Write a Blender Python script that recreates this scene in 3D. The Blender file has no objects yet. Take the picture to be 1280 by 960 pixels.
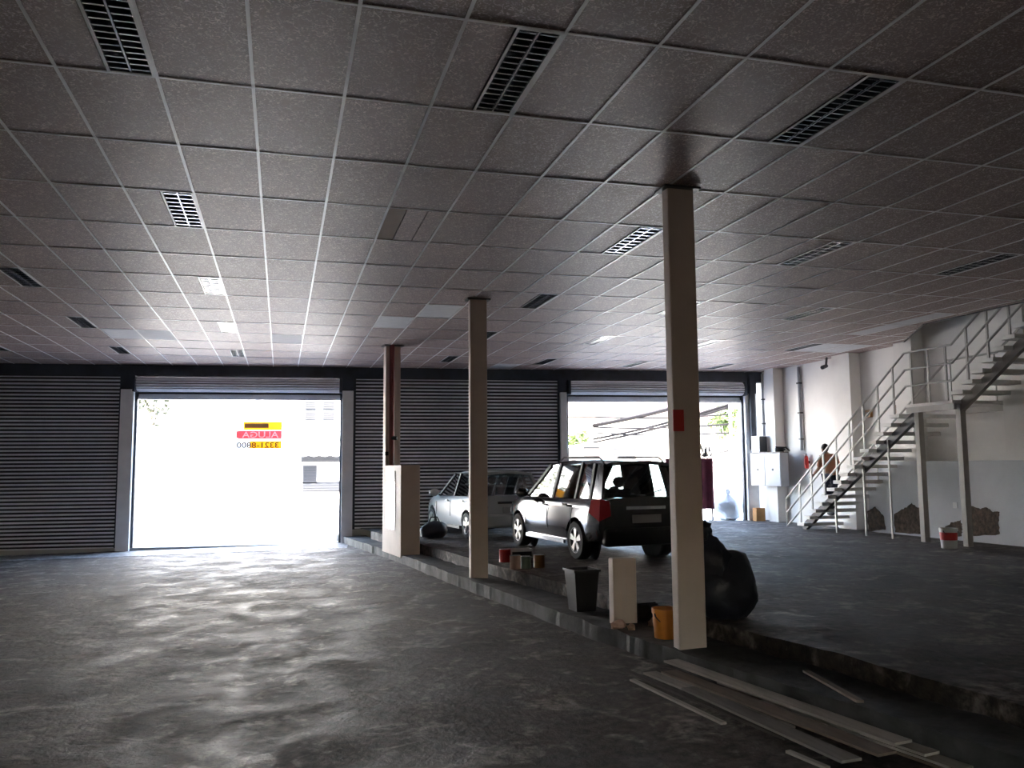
import bpy, bmesh, math, random
from mathutils import Vector, Matrix, noise
R = math.radians
rnd = random.Random(7)
scene = bpy.context.scene
col = scene.collection

# ------------------------------------------------------------------ camera
FPX, YAW, PITCH, ROLL, EYE = 1045.19, .2693, .0975, -.0079, 1.85
def cam_axes():
    cy, sy, cp, sp = math.cos(YAW), math.sin(YAW), math.cos(PITCH), math.sin(PITCH)
    f = Vector((sy*cp, cy*cp, sp)); r = Vector((cy, -sy, 0)); u = r.cross(f)
    c, s = math.cos(ROLL), math.sin(ROLL)
    return r*c+u*s, u*c-r*s, f
CR, CU, CF = cam_axes()
CAM = Vector((0, 0, EYE))
cd = bpy.data.cameras.new('camera'); co = bpy.data.objects.new('camera', cd); col.objects.link(co)
cd.sensor_width = 36; cd.lens = FPX*36/1280; cd.clip_end = 500; cd.clip_start = .05
m = Matrix.Identity(4)
for i in range(3):
    m[i][0], m[i][1], m[i][2], m[i][3] = CR[i], CU[i], -CF[i], CAM[i]
co.matrix_world = m
scene.camera = co

# ------------------------------------------------------------------ world, sun, exposure
w = bpy.data.worlds.new('sky'); scene.world = w; w.use_nodes = True
nt = w.node_tree; bg = nt.nodes['Background']
sky = nt.nodes.new('ShaderNodeTexSky'); sky.sky_type = 'NISHITA'; sky.sun_disc = False
sky.sun_elevation = R(58); sky.sun_rotation = R(160); sky.air_density = 1.2; sky.dust_density = 2.0
nt.links.new(sky.outputs[0], bg.inputs[0]); bg.inputs[1].default_value = .32
sl = bpy.data.lights.new('sun', 'SUN'); so = bpy.data.objects.new('sun', sl); col.objects.link(so)
sl.energy = 7.0; sl.angle = R(.6); sl.color = (1, .955, .89)
so.rotation_euler = Vector((.18, .62, -.9)).to_track_quat('-Z', 'Y').to_euler()   # from behind the building, high
so.location = (-6, -12, 30)
vs = scene.view_settings
vs.view_transform = 'Standard'; vs.look = 'None'; vs.exposure = 3.9; vs.gamma = 1.0; vs.use_curve_mapping = False
scene.cycles.max_bounces = 10; scene.cycles.diffuse_bounces = 6; scene.cycles.glossy_bounces = 4
scene.cycles.transmission_bounces = 6; scene.cycles.transparent_max_bounces = 12
scene.cycles.caustics_reflective = False; scene.cycles.caustics_refractive = False
scene.cycles.sample_clamp_indirect = 6

# ------------------------------------------------------------------ pixel -> place helpers
def ray(x, y): return CF + CR*((x-640)/FPX) + CU*((480-y)/FPX)
def at_z(x, y, z): d = ray(x, y); return CAM + d*((z-EYE)/d.z)
def at_x(x, y, X): d = ray(x, y); return CAM + d*(X/d.x)
def at_y(x, y, Y): d = ray(x, y); return CAM + d*(Y/d.y)
def proj(p):
    v = Vector(p)-CAM; d = v.dot(CF)
    return (640+FPX*v.dot(CR)/d, 480-FPX*v.dot(CU)/d, d)
def z_low(x, y): return .02-.0075*y+.015*x
def z_led(y): return .25-.009*y
def z_up(y): return .38-.006*y
def lerp_tab(t, y):
    if y <= t[0][0]: return t[0][1]
    for (a, b), (c, d) in zip(t, t[1:]):
        if y <= c: return b+(d-b)*(y-a)/(c-a)
    return t[-1][1]
KERB = [(-8, 5.95), (-4, 5.3), (0, 4.65), (3, 4.15), (5, 3.82), (6, 3.64), (7.1, 3.46), (8.8, 3.2), (10.4, 3.04), (11.6, 2.89), (13.7, 2.67), (16.9, 2.36), (22.5, 1.6), (24, 1.4)]
UPED = [(-8, 6.45), (-4, 5.8), (0, 5.12), (4.2, 4.45), (5.9, 4.3), (6.9, 4.12), (9.7, 3.68), (11, 3.52), (13.2, 3.22), (17.6, 2.72), (22.5, 2.05), (24, 1.9)]
def kerb(y): return lerp_tab(KERB, y)
def uped(y): return lerp_tab(UPED, y)
def fix(fn, px, py):
    z = .1
    for _ in range(25):
        p = at_z(px, py, z); z = fn(p)
    return p
def on_low(px, py): return fix(lambda p: z_low(p.x, p.y), px, py)
def on_led(px, py): return fix(lambda p: z_led(p.y), px, py)
def on_up(px, py): return fix(lambda p: z_up(p.y), px, py)
# front of the building: a line slightly askew to the ceiling grid
FK, FC = -.09955, 22.757
FA = math.atan(FK)
def fpt(x, off=0.0, z=0.0):          # x along the front line, off outwards
    return Vector((x - off*math.sin(FA), FC+FK*x + off*math.cos(FA), z))
def on_front(px, py, off=0.0):
    d = ray(px, py); c = FC + off/math.cos(FA)
    return CAM + d*(c/(d.y-FK*d.x))

# ------------------------------------------------------------------ materials
def mat(name, color=(.5, .5, .5), rough=.6, metal=0.0, var=0.0, scale=6.0, bump=0.0, bscale=40.0, spec=.5, color2=None, coat=0.0, stretch=None):
    m = bpy.data.materials.new(name); m.use_nodes = True
    n, l = m.node_tree.nodes, m.node_tree.links
    b = n['Principled BSDF']
    b.inputs['Base Color'].default_value = (*color, 1); b.inputs['Roughness'].default_value = rough
    b.inputs['Metallic'].default_value = metal; b.inputs['Specular IOR Level'].default_value = spec
    if coat: b.inputs['Coat Weight'].default_value = coat; b.inputs['Coat Roughness'].default_value = .06
    if var or bump:
        tc = n.new('ShaderNodeTexCoord'); src = tc.outputs['Object']
        if stretch:
            mp = n.new('ShaderNodeMapping'); mp.inputs['Scale'].default_value = stretch
            l.new(src, mp.inputs[0]); src = mp.outputs[0]
    if var:
        t = n.new('ShaderNodeTexNoise'); t.inputs['Scale'].default_value = scale; t.inputs['Detail'].default_value = 6
        l.new(src, t.inputs['Vector'])
        r = n.new('ShaderNodeValToRGB'); r.color_ramp.elements[0].position = .35; r.color_ramp.elements[1].position = .68
        c2 = color2 or tuple(min(1, c*(1+var)) for c in color); c1 = color if color2 else tuple(c*(1-var) for c in color)
        r.color_ramp.elements[0].color = (*c1, 1); r.color_ramp.elements[1].color = (*c2, 1)
        l.new(t.outputs['Fac'], r.inputs[0]); l.new(r.outputs[0], b.inputs['Base Color'])
    if bump:
        t2 = n.new('ShaderNodeTexNoise'); t2.inputs['Scale'].default_value = bscale; t2.inputs['Detail'].default_value = 5
        l.new(src, t2.inputs['Vector'])
        bp = n.new('ShaderNodeBump'); bp.inputs['Strength'].default_value = bump; bp.inputs['Distance'].default_value = .02
        l.new(t2.outputs['Fac'], bp.inputs['Height']); l.new(bp.outputs[0], b.inputs['Normal'])
    return m

def floor_mat(name, dark, light, rlo, rhi, pale):
    m = bpy.data.materials.new(name); m.use_nodes = True
    n, l = m.node_tree.nodes, m.node_tree.links; b = n['Principled BSDF']
    tc = n.new('ShaderNodeTexCoord')
    def tex(s, det, vec=None, dist=0.0):
        t = n.new('ShaderNodeTexNoise'); t.inputs['Scale'].default_value = s; t.inputs['Detail'].default_value = det
        t.inputs['Roughness'].default_value = .62; t.inputs['Distortion'].default_value = dist
        l.new(vec or tc.outputs['Object'], t.inputs['Vector']); return t.outputs['Fac']
    def ramp(f, a, b_, c0, c1):
        r = n.new('ShaderNodeValToRGB'); r.color_ramp.elements[0].position = a; r.color_ramp.elements[1].position = b_
        r.color_ramp.elements[0].color = c0; r.color_ramp.elements[1].color = c1; l.new(f, r.inputs[0]); return r.outputs[0]
    A = ramp(tex(.55, 8, None, .4), .38, .66, (*dark, 1), (*light, 1))
    st = ramp(tex(2.3, 9, None, .8), .53, .63, (0, 0, 0, 1), (1, 1, 1, 1))
    mx = n.new('ShaderNodeMixRGB'); mx.blend_type = 'MIX'; l.new(A, mx.inputs[1]); mx.inputs[2].default_value = (*pale, 1)
    sc = n.new('ShaderNodeMath'); sc.operation = 'MULTIPLY'; sc.inputs[1].default_value = .55; l.new(st, sc.inputs[0]); l.new(sc.outputs[0], mx.inputs[0])
    gr = ramp(tex(11, 10), .36, .64, (.30, .30, .30, 1), (1.65, 1.65, 1.65, 1))
    m2 = n.new('ShaderNodeMixRGB'); m2.blend_type = 'MULTIPLY'; m2.inputs[0].default_value = 1; l.new(mx.outputs[0], m2.inputs[1]); l.new(gr, m2.inputs[2])
    l.new(m2.outputs[0], b.inputs['Base Color'])
    rr = ramp(tex(1.4, 7, None, .6), .35, .65, (rlo,)*3+(1,), (rhi,)*3+(1,)); l.new(rr, b.inputs['Roughness'])
    h1, h2 = tex(8, 9, None, .2), tex(48, 6)
    ad = n.new('ShaderNodeMath'); ad.operation = 'MULTIPLY_ADD'; l.new(h2, ad.inputs[0]); ad.inputs[1].default_value = .22; l.new(h1, ad.inputs[2])
    bp = n.new('ShaderNodeBump'); bp.inputs['Strength'].default_value = .8; bp.inputs['Distance'].default_value = .03; b.inputs['Specular IOR Level'].default_value = .34
    l.new(ad.outputs[0], bp.inputs['Height']); l.new(bp.outputs[0], b.inputs['Normal'])
    return m

def tile_mat(name, base, fleck, amount):
    m = bpy.data.materials.new(name); m.use_nodes = True
    n, l = m.node_tree.nodes, m.node_tree.links; b = n['Principled BSDF']
    tc = n.new('ShaderNodeTexCoord')
    oi = n.new('ShaderNodeObjectInfo')
    v = n.new('ShaderNodeTexVoronoi'); v.inputs['Scale'].default_value = 26; v.feature = 'DISTANCE_TO_EDGE'; v.inputs['Randomness'].default_value = 1
    ns = n.new('ShaderNodeTexNoise'); ns.inputs['Scale'].default_value = 27; ns.inputs['Detail'].default_value = 3; ns.inputs['Distortion'].default_value = 2.2
    l.new(tc.outputs['Object'], v.inputs['Vector']); l.new(tc.outputs['Object'], ns.inputs['Vector'])
    r = n.new('ShaderNodeValToRGB'); r.color_ramp.elements[0].position = .52; r.color_ramp.elements[1].position = .66
    r.color_ramp.elements[0].color = (0, 0, 0, 1); r.color_ramp.elements[1].color = (1, 1, 1, 1); l.new(ns.outputs['Fac'], r.inputs[0])
    mx = n.new('ShaderNodeMixRGB'); mx.inputs[1].default_value = (*base, 1); mx.inputs[2].default_value = (*fleck, 1)
    sc = n.new('ShaderNodeMath'); sc.operation = 'MULTIPLY'; sc.inputs[1].default_value = amount; l.new(r.outputs[0], sc.inputs[0]); l.new(sc.outputs[0], mx.inputs[0])
    hs = n.new('ShaderNodeHueSaturation'); l.new(mx.outputs[0], hs.inputs['Color'])
    mr = n.new('ShaderNodeMapRange'); mr.inputs[3].default_value = .9; mr.inputs[4].default_value = 1.1; l.new(oi.outputs['Random'], mr.inputs[0]); l.new(mr.outputs[0], hs.inputs['Value'])
    l.new(hs.outputs[0], b.inputs['Base Color']); b.inputs['Roughness'].default_value = .55
    bp = n.new('ShaderNodeBump'); bp.inputs['Strength'].default_value = .35; bp.inputs['Distance'].default_value = .006
    l.new(ns.outputs['Fac'], bp.inputs['Height']); l.new(bp.outputs[0], b.inputs['Normal'])
    return m

def glass_mat(name, tint=(.75, .85, .85), mixf=.25):
    m = bpy.data.materials.new(name); m.use_nodes = True
    n, l = m.node_tree.nodes, m.node_tree.links; n.remove(n['Principled BSDF']); out = n['Material Output']
    t = n.new('ShaderNodeBsdfTransparent'); t.inputs[0].default_value = (*tint, 1)
    g = n.new('ShaderNodeBsdfGlossy'); g.inputs['Roughness'].default_value = .03
    mx = n.new('ShaderNodeMixShader'); fr = n.new('ShaderNodeFresnel'); fr.inputs[0].default_value = 1.5
    ad = n.new('ShaderNodeMath'); ad.operation = 'ADD'; ad.use_clamp = True; ad.inputs[1].default_value = mixf*.2; l.new(fr.outputs[0], ad.inputs[0])
    l.new(ad.outputs[0], mx.inputs[0]); l.new(t.outputs[0], mx.inputs[1]); l.new(g.outputs[0], mx.inputs[2]); l.new(mx.outputs[0], out.inputs[0])
    return m

M = {}
M['floor'] = floor_mat('worn_asphalt_floor', (.026, .019, .016), (.084, .068, .058), .56, .88, (.35, .315, .285))
M['floor_up'] = floor_mat('worn_concrete_floor', (.028, .0205, .017), (.078, .062, .053), .6, .9, (.23, .195, .175))
M['strip'] = floor_mat('pale_concrete_strip', (.13, .13, .135), (.24, .24, .25), .5, .75, (.32, .32, .33))
M['kerb'] = mat('kerb_concrete', (.042, .043, .042), .75, var=.45, scale=5, bump=.8, bscale=9)
M['tile'] = tile_mat('ceiling_tile_vinyl', (.25, .178, .158), (.70, .57, .53), .95)
M['tile_w'] = mat('plain_white_tile', (.62, .62, .64), .7, var=.04)
M['tile_br'] = mat('bare_brown_tile', (.20, .125, .082), .8, var=.1)
M['bar'] = mat('white_painted_bar', (.84, .82, .82), .38)
M['slab'] = mat('concrete_slab', (.28, .27, .26), .9, var=.15)
M['wall'] = mat('white_plaster', (.80, .775, .75), .85, var=.05, scale=1.2, bump=.12, bscale=18)
M['wall_grey'] = mat('grey_plaster', (.50, .48, .47), .85, var=.10, scale=1.0, bump=.2, bscale=14)
M['dado'] = mat('bluish_white_plaster', (.56, .57, .60), .85, var=.07, scale=1.4, bump=.15, bscale=16)
M['bare'] = mat('bare_brown_render', (.085, .06, .045), .95, var=.5, scale=12, bump=.9, bscale=22)
M['lintel'] = mat('dark_blue_steel', (.035, .042, .06), .6, var=.3, scale=3)
M['jamb'] = mat('jamb_paint', (.80, .80, .81), .7, var=.06, scale=3)
M['shutter'] = mat('shutter_steel', (.78, .79, .84), .5, .1, var=.08, scale=2.5)
M['joint_shade'] = mat('slat_joint_shade', (.035, .035, .04), .8)  # dark colour painted into the slat grooves as their shadow
M['column'] = mat('column_paint', (.60, .50, .44), .65, var=.05, scale=2.5)
M['dark'] = mat('dark_steel', (.05, .048, .05), .5, .3)
M['black'] = mat('black_plastic', (.012, .012, .014), .42)
M['bagblack'] = mat('black_bag_film', (.012, .014, .024), .45, bump=.5, bscale=14)
M['chrome'] = mat('mirror_aluminium', (.82, .84, .88), .22, 1.0)
M['trof'] = mat('troffer_inside', (.06, .06, .065), .35, .6)
M['white'] = mat('white_enamel', (.75, .75, .75), .45)
M['rail'] = mat('railing_grey', (.50, .49, .47), .5, .2)
M['stringer'] = mat('stringer_steel', (.085, .08, .085), .5, .4)
M['stringer2'] = mat('stringer_primer', (.26, .235, .215), .6)
M['tread'] = mat('tread_concrete', (.78, .76, .73), .75, var=.08, scale=5)
M['post'] = mat('post_primer', (.46, .43, .40), .6, var=.06)
M['cab'] = mat('cabinet_grey', (.30, .31, .33), .5, .1)
M['red'] = mat('red_paint', (.55, .03, .025), .4)
M['redpipe'] = mat('dark_red_pipe', (.17, .022, .02), .45)
M['orange'] = mat('orange_plastic', (.70, .26, .04), .45, var=.1)
M['brown'] = mat('brown_cardboard', (.40, .22, .09), .9, var=.1)
M['maroon'] = mat('maroon_cloth', (.10, .012, .03), .8, var=.2)
M['can_brown'] = mat('brown_can', (.28, .14, .045), .55, var=.2)
M['can_green'] = mat('dull_green_can', (.10, .13, .10), .5)
M['can_pink'] = mat('dusty_pink_can', (.42, .27, .22), .6)
M['can_white'] = mat('white_can', (.62, .62, .60), .5, var=.05)
M['wood'] = [mat('board_%s' % n_, c, .8, var=.18, scale=3, stretch=(6, .6, 6)) for n_, c in
             (('pale', (.46, .42, .38)), ('grey', (.26, .24, .22)), ('brown', (.20, .155, .125)), ('dark', (.06, .05, .045)))]
M['rubber'] = mat('tyre_rubber', (.015, .015, .016), .75)
M['alloy'] = mat('alloy_silver', (.62, .60, .57), .28, .9)
M['suv'] = mat('grey_metallic_paint', (.085, .085, .09), .16, .55, coat=1.0)
M['silver'] = mat('silver_metallic_paint', (.52, .53, .53), .3, .45, coat=1.0)
M['trim'] = mat('black_trim', (.02, .02, .022), .5)
M['tail'] = mat('tail_lamp_red', (.55, .02, .03), .15, coat=1)
M['seat'] = mat('seat_fabric', (.03, .03, .032), .9)
M['plate'] = mat('plate_grey', (.35, .35, .36), .5)
M['carglass'] = glass_mat('car_glass', (.62, .72, .72))
M['pane'] = glass_mat('cabinet_pane', (.5, .5, .5), .9)
M['skin'] = mat('skin', (.30, .17, .11), .55)
M['hair'] = mat('hair', (.015, .012, .011), .7)
M['shirt'] = mat('rust_shirt', (.33, .135, .075), .9, var=.1)
M['trousers'] = mat('dark_trousers', (.03, .03, .045), .9)
M['shoe'] = mat('dark_shoes', (.02, .02, .02), .6)
M['street'] = mat('street_asphalt', (.30, .29, .28), .9, var=.12, scale=2)
M['pave'] = mat('sidewalk_concrete', (.50, .49, .47), .9, var=.08, scale=2)
M['house'] = mat('sunlit_white_render', (.80, .78, .74), .9, var=.04)
M['house2'] = mat('cream_render', (.74, .68, .58), .9, var=.05)
M['rooft'] = mat('clay_roof_tile', (.035, .02, .016), .85, var=.25, scale=3)
M['frame'] = mat('grey_window_frame', (.04, .04, .042), .7)
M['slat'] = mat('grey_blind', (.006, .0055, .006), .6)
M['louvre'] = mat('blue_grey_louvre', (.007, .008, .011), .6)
M['leaf_dark'] = mat('dark_leaf', (.035, .042, .02), .7, var=.3)
M['leaf'] = mat('leaf_green', (.12, .16, .05), .7, var=.3, scale=3)
M['bark'] = mat('bark', (.34, .26, .20), .9, var=.2)
M['polewood'] = mat('weathered_pole', (.05, .04, .035), .85)
M['cable'] = mat('black_cable', (.012, .010, .010), .8, spec=.1)
M['truck'] = mat('brown_truck_box', (.018, .014, .012), .6)
def film_mat(name, c):
    m = bpy.data.materials.new(name); m.use_nodes = True
    n, l = m.node_tree.nodes, m.node_tree.links; n.remove(n['Principled BSDF'])
    d = n.new('ShaderNodeBsdfDiffuse'); t = n.new('ShaderNodeBsdfTranslucent'); x = n.new('ShaderNodeMixShader'); x.inputs[0].default_value = .35
    d.inputs[0].default_value = t.inputs[0].default_value = (*c, 1)
    l.new(d.outputs[0], x.inputs[1]); l.new(t.outputs[0], x.inputs[2]); l.new(x.outputs[0], n['Material Output'].inputs[0]); return m
M['yellow'] = film_mat('banner_yellow', (.95, .62, .06))
M['bred'] = film_mat('banner_red', (.90, .20, .22))
M['bwhite'] = mat('white_trim_paint', (.85, .85, .85), .7)
M['bfilm'] = film_mat('banner_white', (.92, .92, .92))
M['ink'] = mat('dark_ink', (.05, .03, .02), .8)
M['bdark'] = film_mat('banner_brown_ink', (.22, .13, .06))
M['clearbag'] = mat('translucent_bag', (.50, .55, .60), .25, bump=.6, bscale=16)

# ------------------------------------------------------------------ mesh helpers
class MB:
    def __init__(s): s.v = []; s.f = []; s.mi = []; s.cur = 0
    def add(s, vs_, fs):
        o = len(s.v); s.v += [tuple(p) for p in vs_]; s.f += [tuple(i+o for i in f) for f in fs]; s.mi += [s.cur]*len(fs); return s
    def box(s, x0, x1, y0, y1, z0, z1, mx=None):
        p = [Vector((x, y, z)) for z in (z0, z1) for y in (y0, y1) for x in (x0, x1)]
        if mx is not None: p = [mx @ q for q in p]
        return s.add(p, [(0, 2, 3, 1), (4, 5, 7, 6), (0, 1, 5, 4), (2, 6, 7, 3), (0, 4, 6, 2), (1, 3, 7, 5)])
    def prism(s, poly, z0, z1):
        n = len(poly)
        return s.add([(p[0], p[1], z0) for p in poly]+[(p[0], p[1], z1) for p in poly],
                     [tuple(range(n-1, -1, -1)), tuple(range(n, 2*n))]+[(i, (i+1) % n, n+(i+1) % n, n+i) for i in range(n)])
    def bar(s, a, b, wx, wz, up=(0, 0, 1)):
        a, b = Vector(a), Vector(b); d = (b-a).normalized(); u = Vector(up)
        if abs(d.dot(u)) > .98: u = Vector((0, 1, 0))
        x = d.cross(u).normalized()*(wx/2); z = x.cross(d).normalized()*(wz/2)
        p = [a-x-z, a+x-z, a+x+z, a-x+z, b-x-z, b+x-z, b+x+z, b-x+z]
        return s.add(p, [(3, 2, 1, 0), (4, 5, 6, 7), (0, 1, 5, 4), (1, 2, 6, 5), (2, 3, 7, 6), (3, 0, 4, 7)])
    def tube(s, pts, r, n=10, cap=True):
        pts = [Vector(p) for p in pts]; rr = r if isinstance(r, (list, tuple)) else [r]*len(pts)
        o = len(s.v); up = None
        for i, p in enumerate(pts):
            d = (pts[min(i+1, len(pts)-1)]-pts[max(i-1, 0)]).normalized()
            if up is None: up = d.orthogonal().normalized()
            up = (up-d*up.dot(d)).normalized(); q = d.cross(up)
            s.v += [tuple(p+(up*math.cos(2*math.pi*k/n)+q*math.sin(2*math.pi*k/n))*rr[i]) for k in range(n)]
        fs = []
        for i in range(len(pts)-1):
            for k in range(n):
                a, b = o+i*n+k, o+i*n+(k+1) % n; fs.append((a, b, b+n, a+n))
        if cap: fs += [tuple(o+k for k in range(n-1, -1, -1)), tuple(o+(len(pts)-1)*n+k for k in range(n))]
        s.f += fs; s.mi += [s.cur]*len(fs); return s
    def lathe(s, prof, n=20, c=(0, 0, 0)):       # prof: (radius, z); closes where radius is 0
        o = len(s.v)
        for r, z in prof: s.v += [(c[0]+r*math.cos(2*math.pi*k/n), c[1]+r*math.sin(2*math.pi*k/n), c[2]+z) for k in range(n)]
        for i in range(len(prof)-1):
            for k in range(n):
                a, b = o+i*n+k, o+i*n+(k+1) % n; s.f.append((a, b, b+n, a+n)); s.mi.append(s.cur)
        return s
    def build(s, name, m, parent=None, smooth=False, bevel=0.0, loc=None, rz=0.0, merge=False):
        me = bpy.data.meshes.new(name); me.from_pydata(s.v, [], s.f); me.validate(); me.update()
        bm = bmesh.new(); bm.from_mesh(me)
        if merge: bmesh.ops.remove_doubles(bm, verts=bm.verts, dist=1e-4)
        bmesh.ops.recalc_face_normals(bm, faces=bm.faces)
        bm.to_mesh(me); bm.free()
        for x in (m if isinstance(m, (list, tuple)) else [m]): me.materials.append(x)
        if isinstance(m, (list, tuple)): 
            for p, i in zip(me.polygons, s.mi): p.material_index = i
        if smooth:
            for p in me.polygons: p.use_smooth = True
            try: me.set_sharp_from_angle(angle=R(38))
            except Exception: pass
        o = bpy.data.objects.new(name, me); col.objects.link(o)
        if bevel:
            md = o.modifiers.new('bevel', 'BEVEL'); md.width = bevel; md.segments = 2; md.limit_method = 'ANGLE'
        if parent: o.parent = parent
        if loc is not None: o.location = loc
        o.rotation_euler.z = rz
        return o
def tag(o, label=None, cat=None, group=None, kind=None):
    if label: o['label'] = label
    if cat: o['category'] = cat
    if group: o['group'] = group
    if kind: o['kind'] = kind
    return o
def struct(o, label=None, cat=None): return tag(o, label, cat, None, 'structure')
def empty(name, loc, rz=0.0):
    o = bpy.data.objects.new(name, None); col.objects.link(o); o.location = loc; o.rotation_euler.z = rz; o.empty_display_size = .1
    return o
def inst(name, me, parent, loc=(0, 0, 0), rz=0.0):
    o = bpy.data.objects.new(name, me); col.objects.link(o); o.parent = parent; o.location = loc; o.rotation_euler.z = rz; return o
def copy_tree(o, parent=None):
    c = o.copy(); col.objects.link(c); c.parent = parent
    for ch in [x for x in o.children]: copy_tree(ch, c)
    return c
def blob(mb, c, rad, seed=0, amp=.18, freq=1.6, n=20, m_=12, flat=None, tw=None):
    c = Vector(c); o = len(mb.v)
    for i in range(m_+1):
        th = math.pi*i/m_
        for k in range(n):
            ph = 2*math.pi*k/n
            d = Vector((math.sin(th)*math.cos(ph), math.sin(th)*math.sin(ph), math.cos(th)))
            a = 1+amp*noise.noise(d*freq+Vector((seed*7.3, seed*1.7, 3.1)))+amp*.4*noise.noise(d*freq*3.1+Vector((seed, 9, 2)))
            p = c+Vector((d.x*rad[0], d.y*rad[1], d.z*rad[2]))*a
            if flat is not None: p.z = max(p.z, flat)
            mb.v.append(tuple(p))
    for i in range(m_):
        for k in range(n):
            a, b = o+i*n+k, o+i*n+(k+1) % n; mb.f.append((a, b, b+n, a+n)); mb.mi.append(mb.cur)
    return mb
def clip(poly, a, b, c):             # keep a*x+b*y<=c
    out = []
    for i in range(len(poly)):
        p, q = poly[i], poly[(i+1) % len(poly)]
        dp, dq = a*p[0]+b*p[1]-c, a*q[0]+b*q[1]-c
        if dp <= 0: out.append(p)
        if dp*dq < 0:
            t = dp/(dp-dq); out.append((p[0]+(q[0]-p[0])*t, p[1]+(q[1]-p[1])*t))
    return out
def area(p): return abs(sum(p[i][0]*p[(i+1) % len(p)][1]-p[(i+1) % len(p)][0]*p[i][1] for i in range(len(p))))/2

# ================================================================== THE SETTING
XL, XR, YB, H, ROOF = -9.5, 13.45, -8.0, 4.5, 8.2
FRONTMX = Matrix.Translation((0, FC, 0)) @ Matrix.Rotation(FA, 4, 'Z')     # local x along the front, +y outwards
SX = 1/math.cos(FA)

def sheet(name, xs_fn, ys, nx, zf, m, depth, jit=0.0):
    mb = MB(); n = nx+1
    for y in ys:
        a, b = xs_fn(y)
        for i in range(n):
            x = a+(b-a)*i/nx; z = zf(x, y)
            if jit: z += jit*noise.noise(Vector((x*1.7, y*1.7, .3)))
            mb.v.append((x, y, z))
    for j in range(len(ys)-1):
        for i in range(nx):
            a = j*n+i; mb.f.append((a, a+1, a+1+n, a+n)); mb.mi.append(0)
    o = len(mb.v); top = list(range(o))
    mb.v += [(x, y, z-depth) for x, y, z in mb.v[:o]]
    def wallq(a, b): mb.f.append((a, b, b+o, a+o)); mb.mi.append(0)
    for i in range(nx): wallq(i, i+1); wallq((len(ys)-1)*n+i, (len(ys)-1)*n+i+1)
    for j in range(len(ys)-1): wallq(j*n, (j+1)*n); wallq(j*n+nx, (j+1)*n+nx)
    return mb
def yrange(a, b, s): 
    n = max(1, int(round((b-a)/s))); return [a+(b-a)*i/n for i in range(n+1)]
ys = yrange(YB, 24.0, .5)
mb = sheet('floor', lambda y: (XL, kerb(y)+.35), ys, 12, z_low, M['floor'], .3)
struct(mb.build('floor', M['floor']), 'worn dark lower floor stretching to the bright left opening', 'floor')
fl = bpy.data.objects['floor']
xs = yrange(XL, 1.75, .5); mb = MB()
for x in xs:
    for off in (0.0, -1.55):
        p = fpt(x, off); mb.v.append((p.x, p.y, z_low(p.x, p.y)+.006))
for i in range(len(xs)-1): mb.f.append((2*i, 2*i+2, 2*i+3, 2*i+1)); mb.mi.append(0)
n_ = len(mb.v); mb.v += [(x, y, z-.05) for x, y, z in mb.v]; mb.f += [(2*i+1, 2*i+3, 2*i+3+n_, 2*i+1+n_) for i in range(len(xs)-1)]; mb.mi += [0]*(len(xs)-1)
mb.build('concrete_strip', M['strip'], fl)['label'] = 'paler concrete strip along the shutters'
ysf = yrange(YB, 23.4, .09)
def jx(y, s): return .035*noise.noise(Vector((y*2.3, s, 0)))+.018*noise.noise(Vector((y*9, s, 4)))
mb = sheet('trim', lambda y: (kerb(y)+jx(y, 1), uped(y)+.15), ysf, 4, lambda x, y: z_led(y)+.02*noise.noise(Vector((x*3, y*3, 1))), M['kerb'], .55)
struct(mb.build('trim_1', M['kerb']), 'chipped dark concrete kerb step the columns stand on', 'kerb')
mb = sheet('up', lambda y: (uped(y)+jx(y, 7), XR), yrange(YB, 21.4, .12), 6, lambda x, y: z_up(y), M['floor_up'], .5)
o = struct(mb.build('floor_raised', M['floor_up']), 'raised concrete floor under the parked cars and stairs', 'floor')
# strip of raised floor up to the askew front line
mb = MB(); xs = yrange(2.0, XR, .6)
for x in xs:
    for y in (21.4, FC+FK*x-.02): mb.v.append((x if y > 21.5 or x > 2.3 else uped(21.4), y, z_up(21.4)))
for i in range(len(xs)-1): mb.f.append((2*i, 2*i+2, 2*i+3, 2*i+1)); mb.mi.append(0)
mb.build('floor_edge_strip', M['floor_up'], o)

# walls of the room
struct(MB().box(XL-.3, XL, YB, 24.3, -.6, ROOF).build('wall_left', M['wall_grey']))
mb = MB(); mb.box(XL-.3, -1.1, YB-.3, YB, -.6, ROOF); mb.box(.9, XR+.3, YB-.3, YB, -.6, ROOF); mb.box(-1.1, .9, YB-.3, YB, 2.2, ROOF)  # out of view; gateway gap added so fill daylight reaches columns and shutters
struct(mb.build('wall_back', M['wall_grey']), 'unseen rear wall with a gateway added to let in fill daylight', 'wall')
wr = struct(MB().box(XR, XR+.3, YB, 22.0, -.6, ROOF).build('wall_right', M['wall']), 'white plaster side wall with shallow pilasters behind the stairs', 'wall')
for a, b, z0 in ((20.36, 20.8, .2), (17.12, 17.78, .2), (15.05, 15.6, 1.88), (12.2, 12.75, 1.88), (9.2, 9.75, 1.88)):
    MB().box(13.15, XR+.01, a, b, z0, ROOF).build('pilaster', M['wall'], wr)
lw = struct(MB().box(13.1, XR+.005, 6.0, 16.6, .1, 1.88).build('wall_right_low', M['dado'], bevel=.012), 'low bluish white wall under the stairs with patches of bare render', 'wall')
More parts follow.
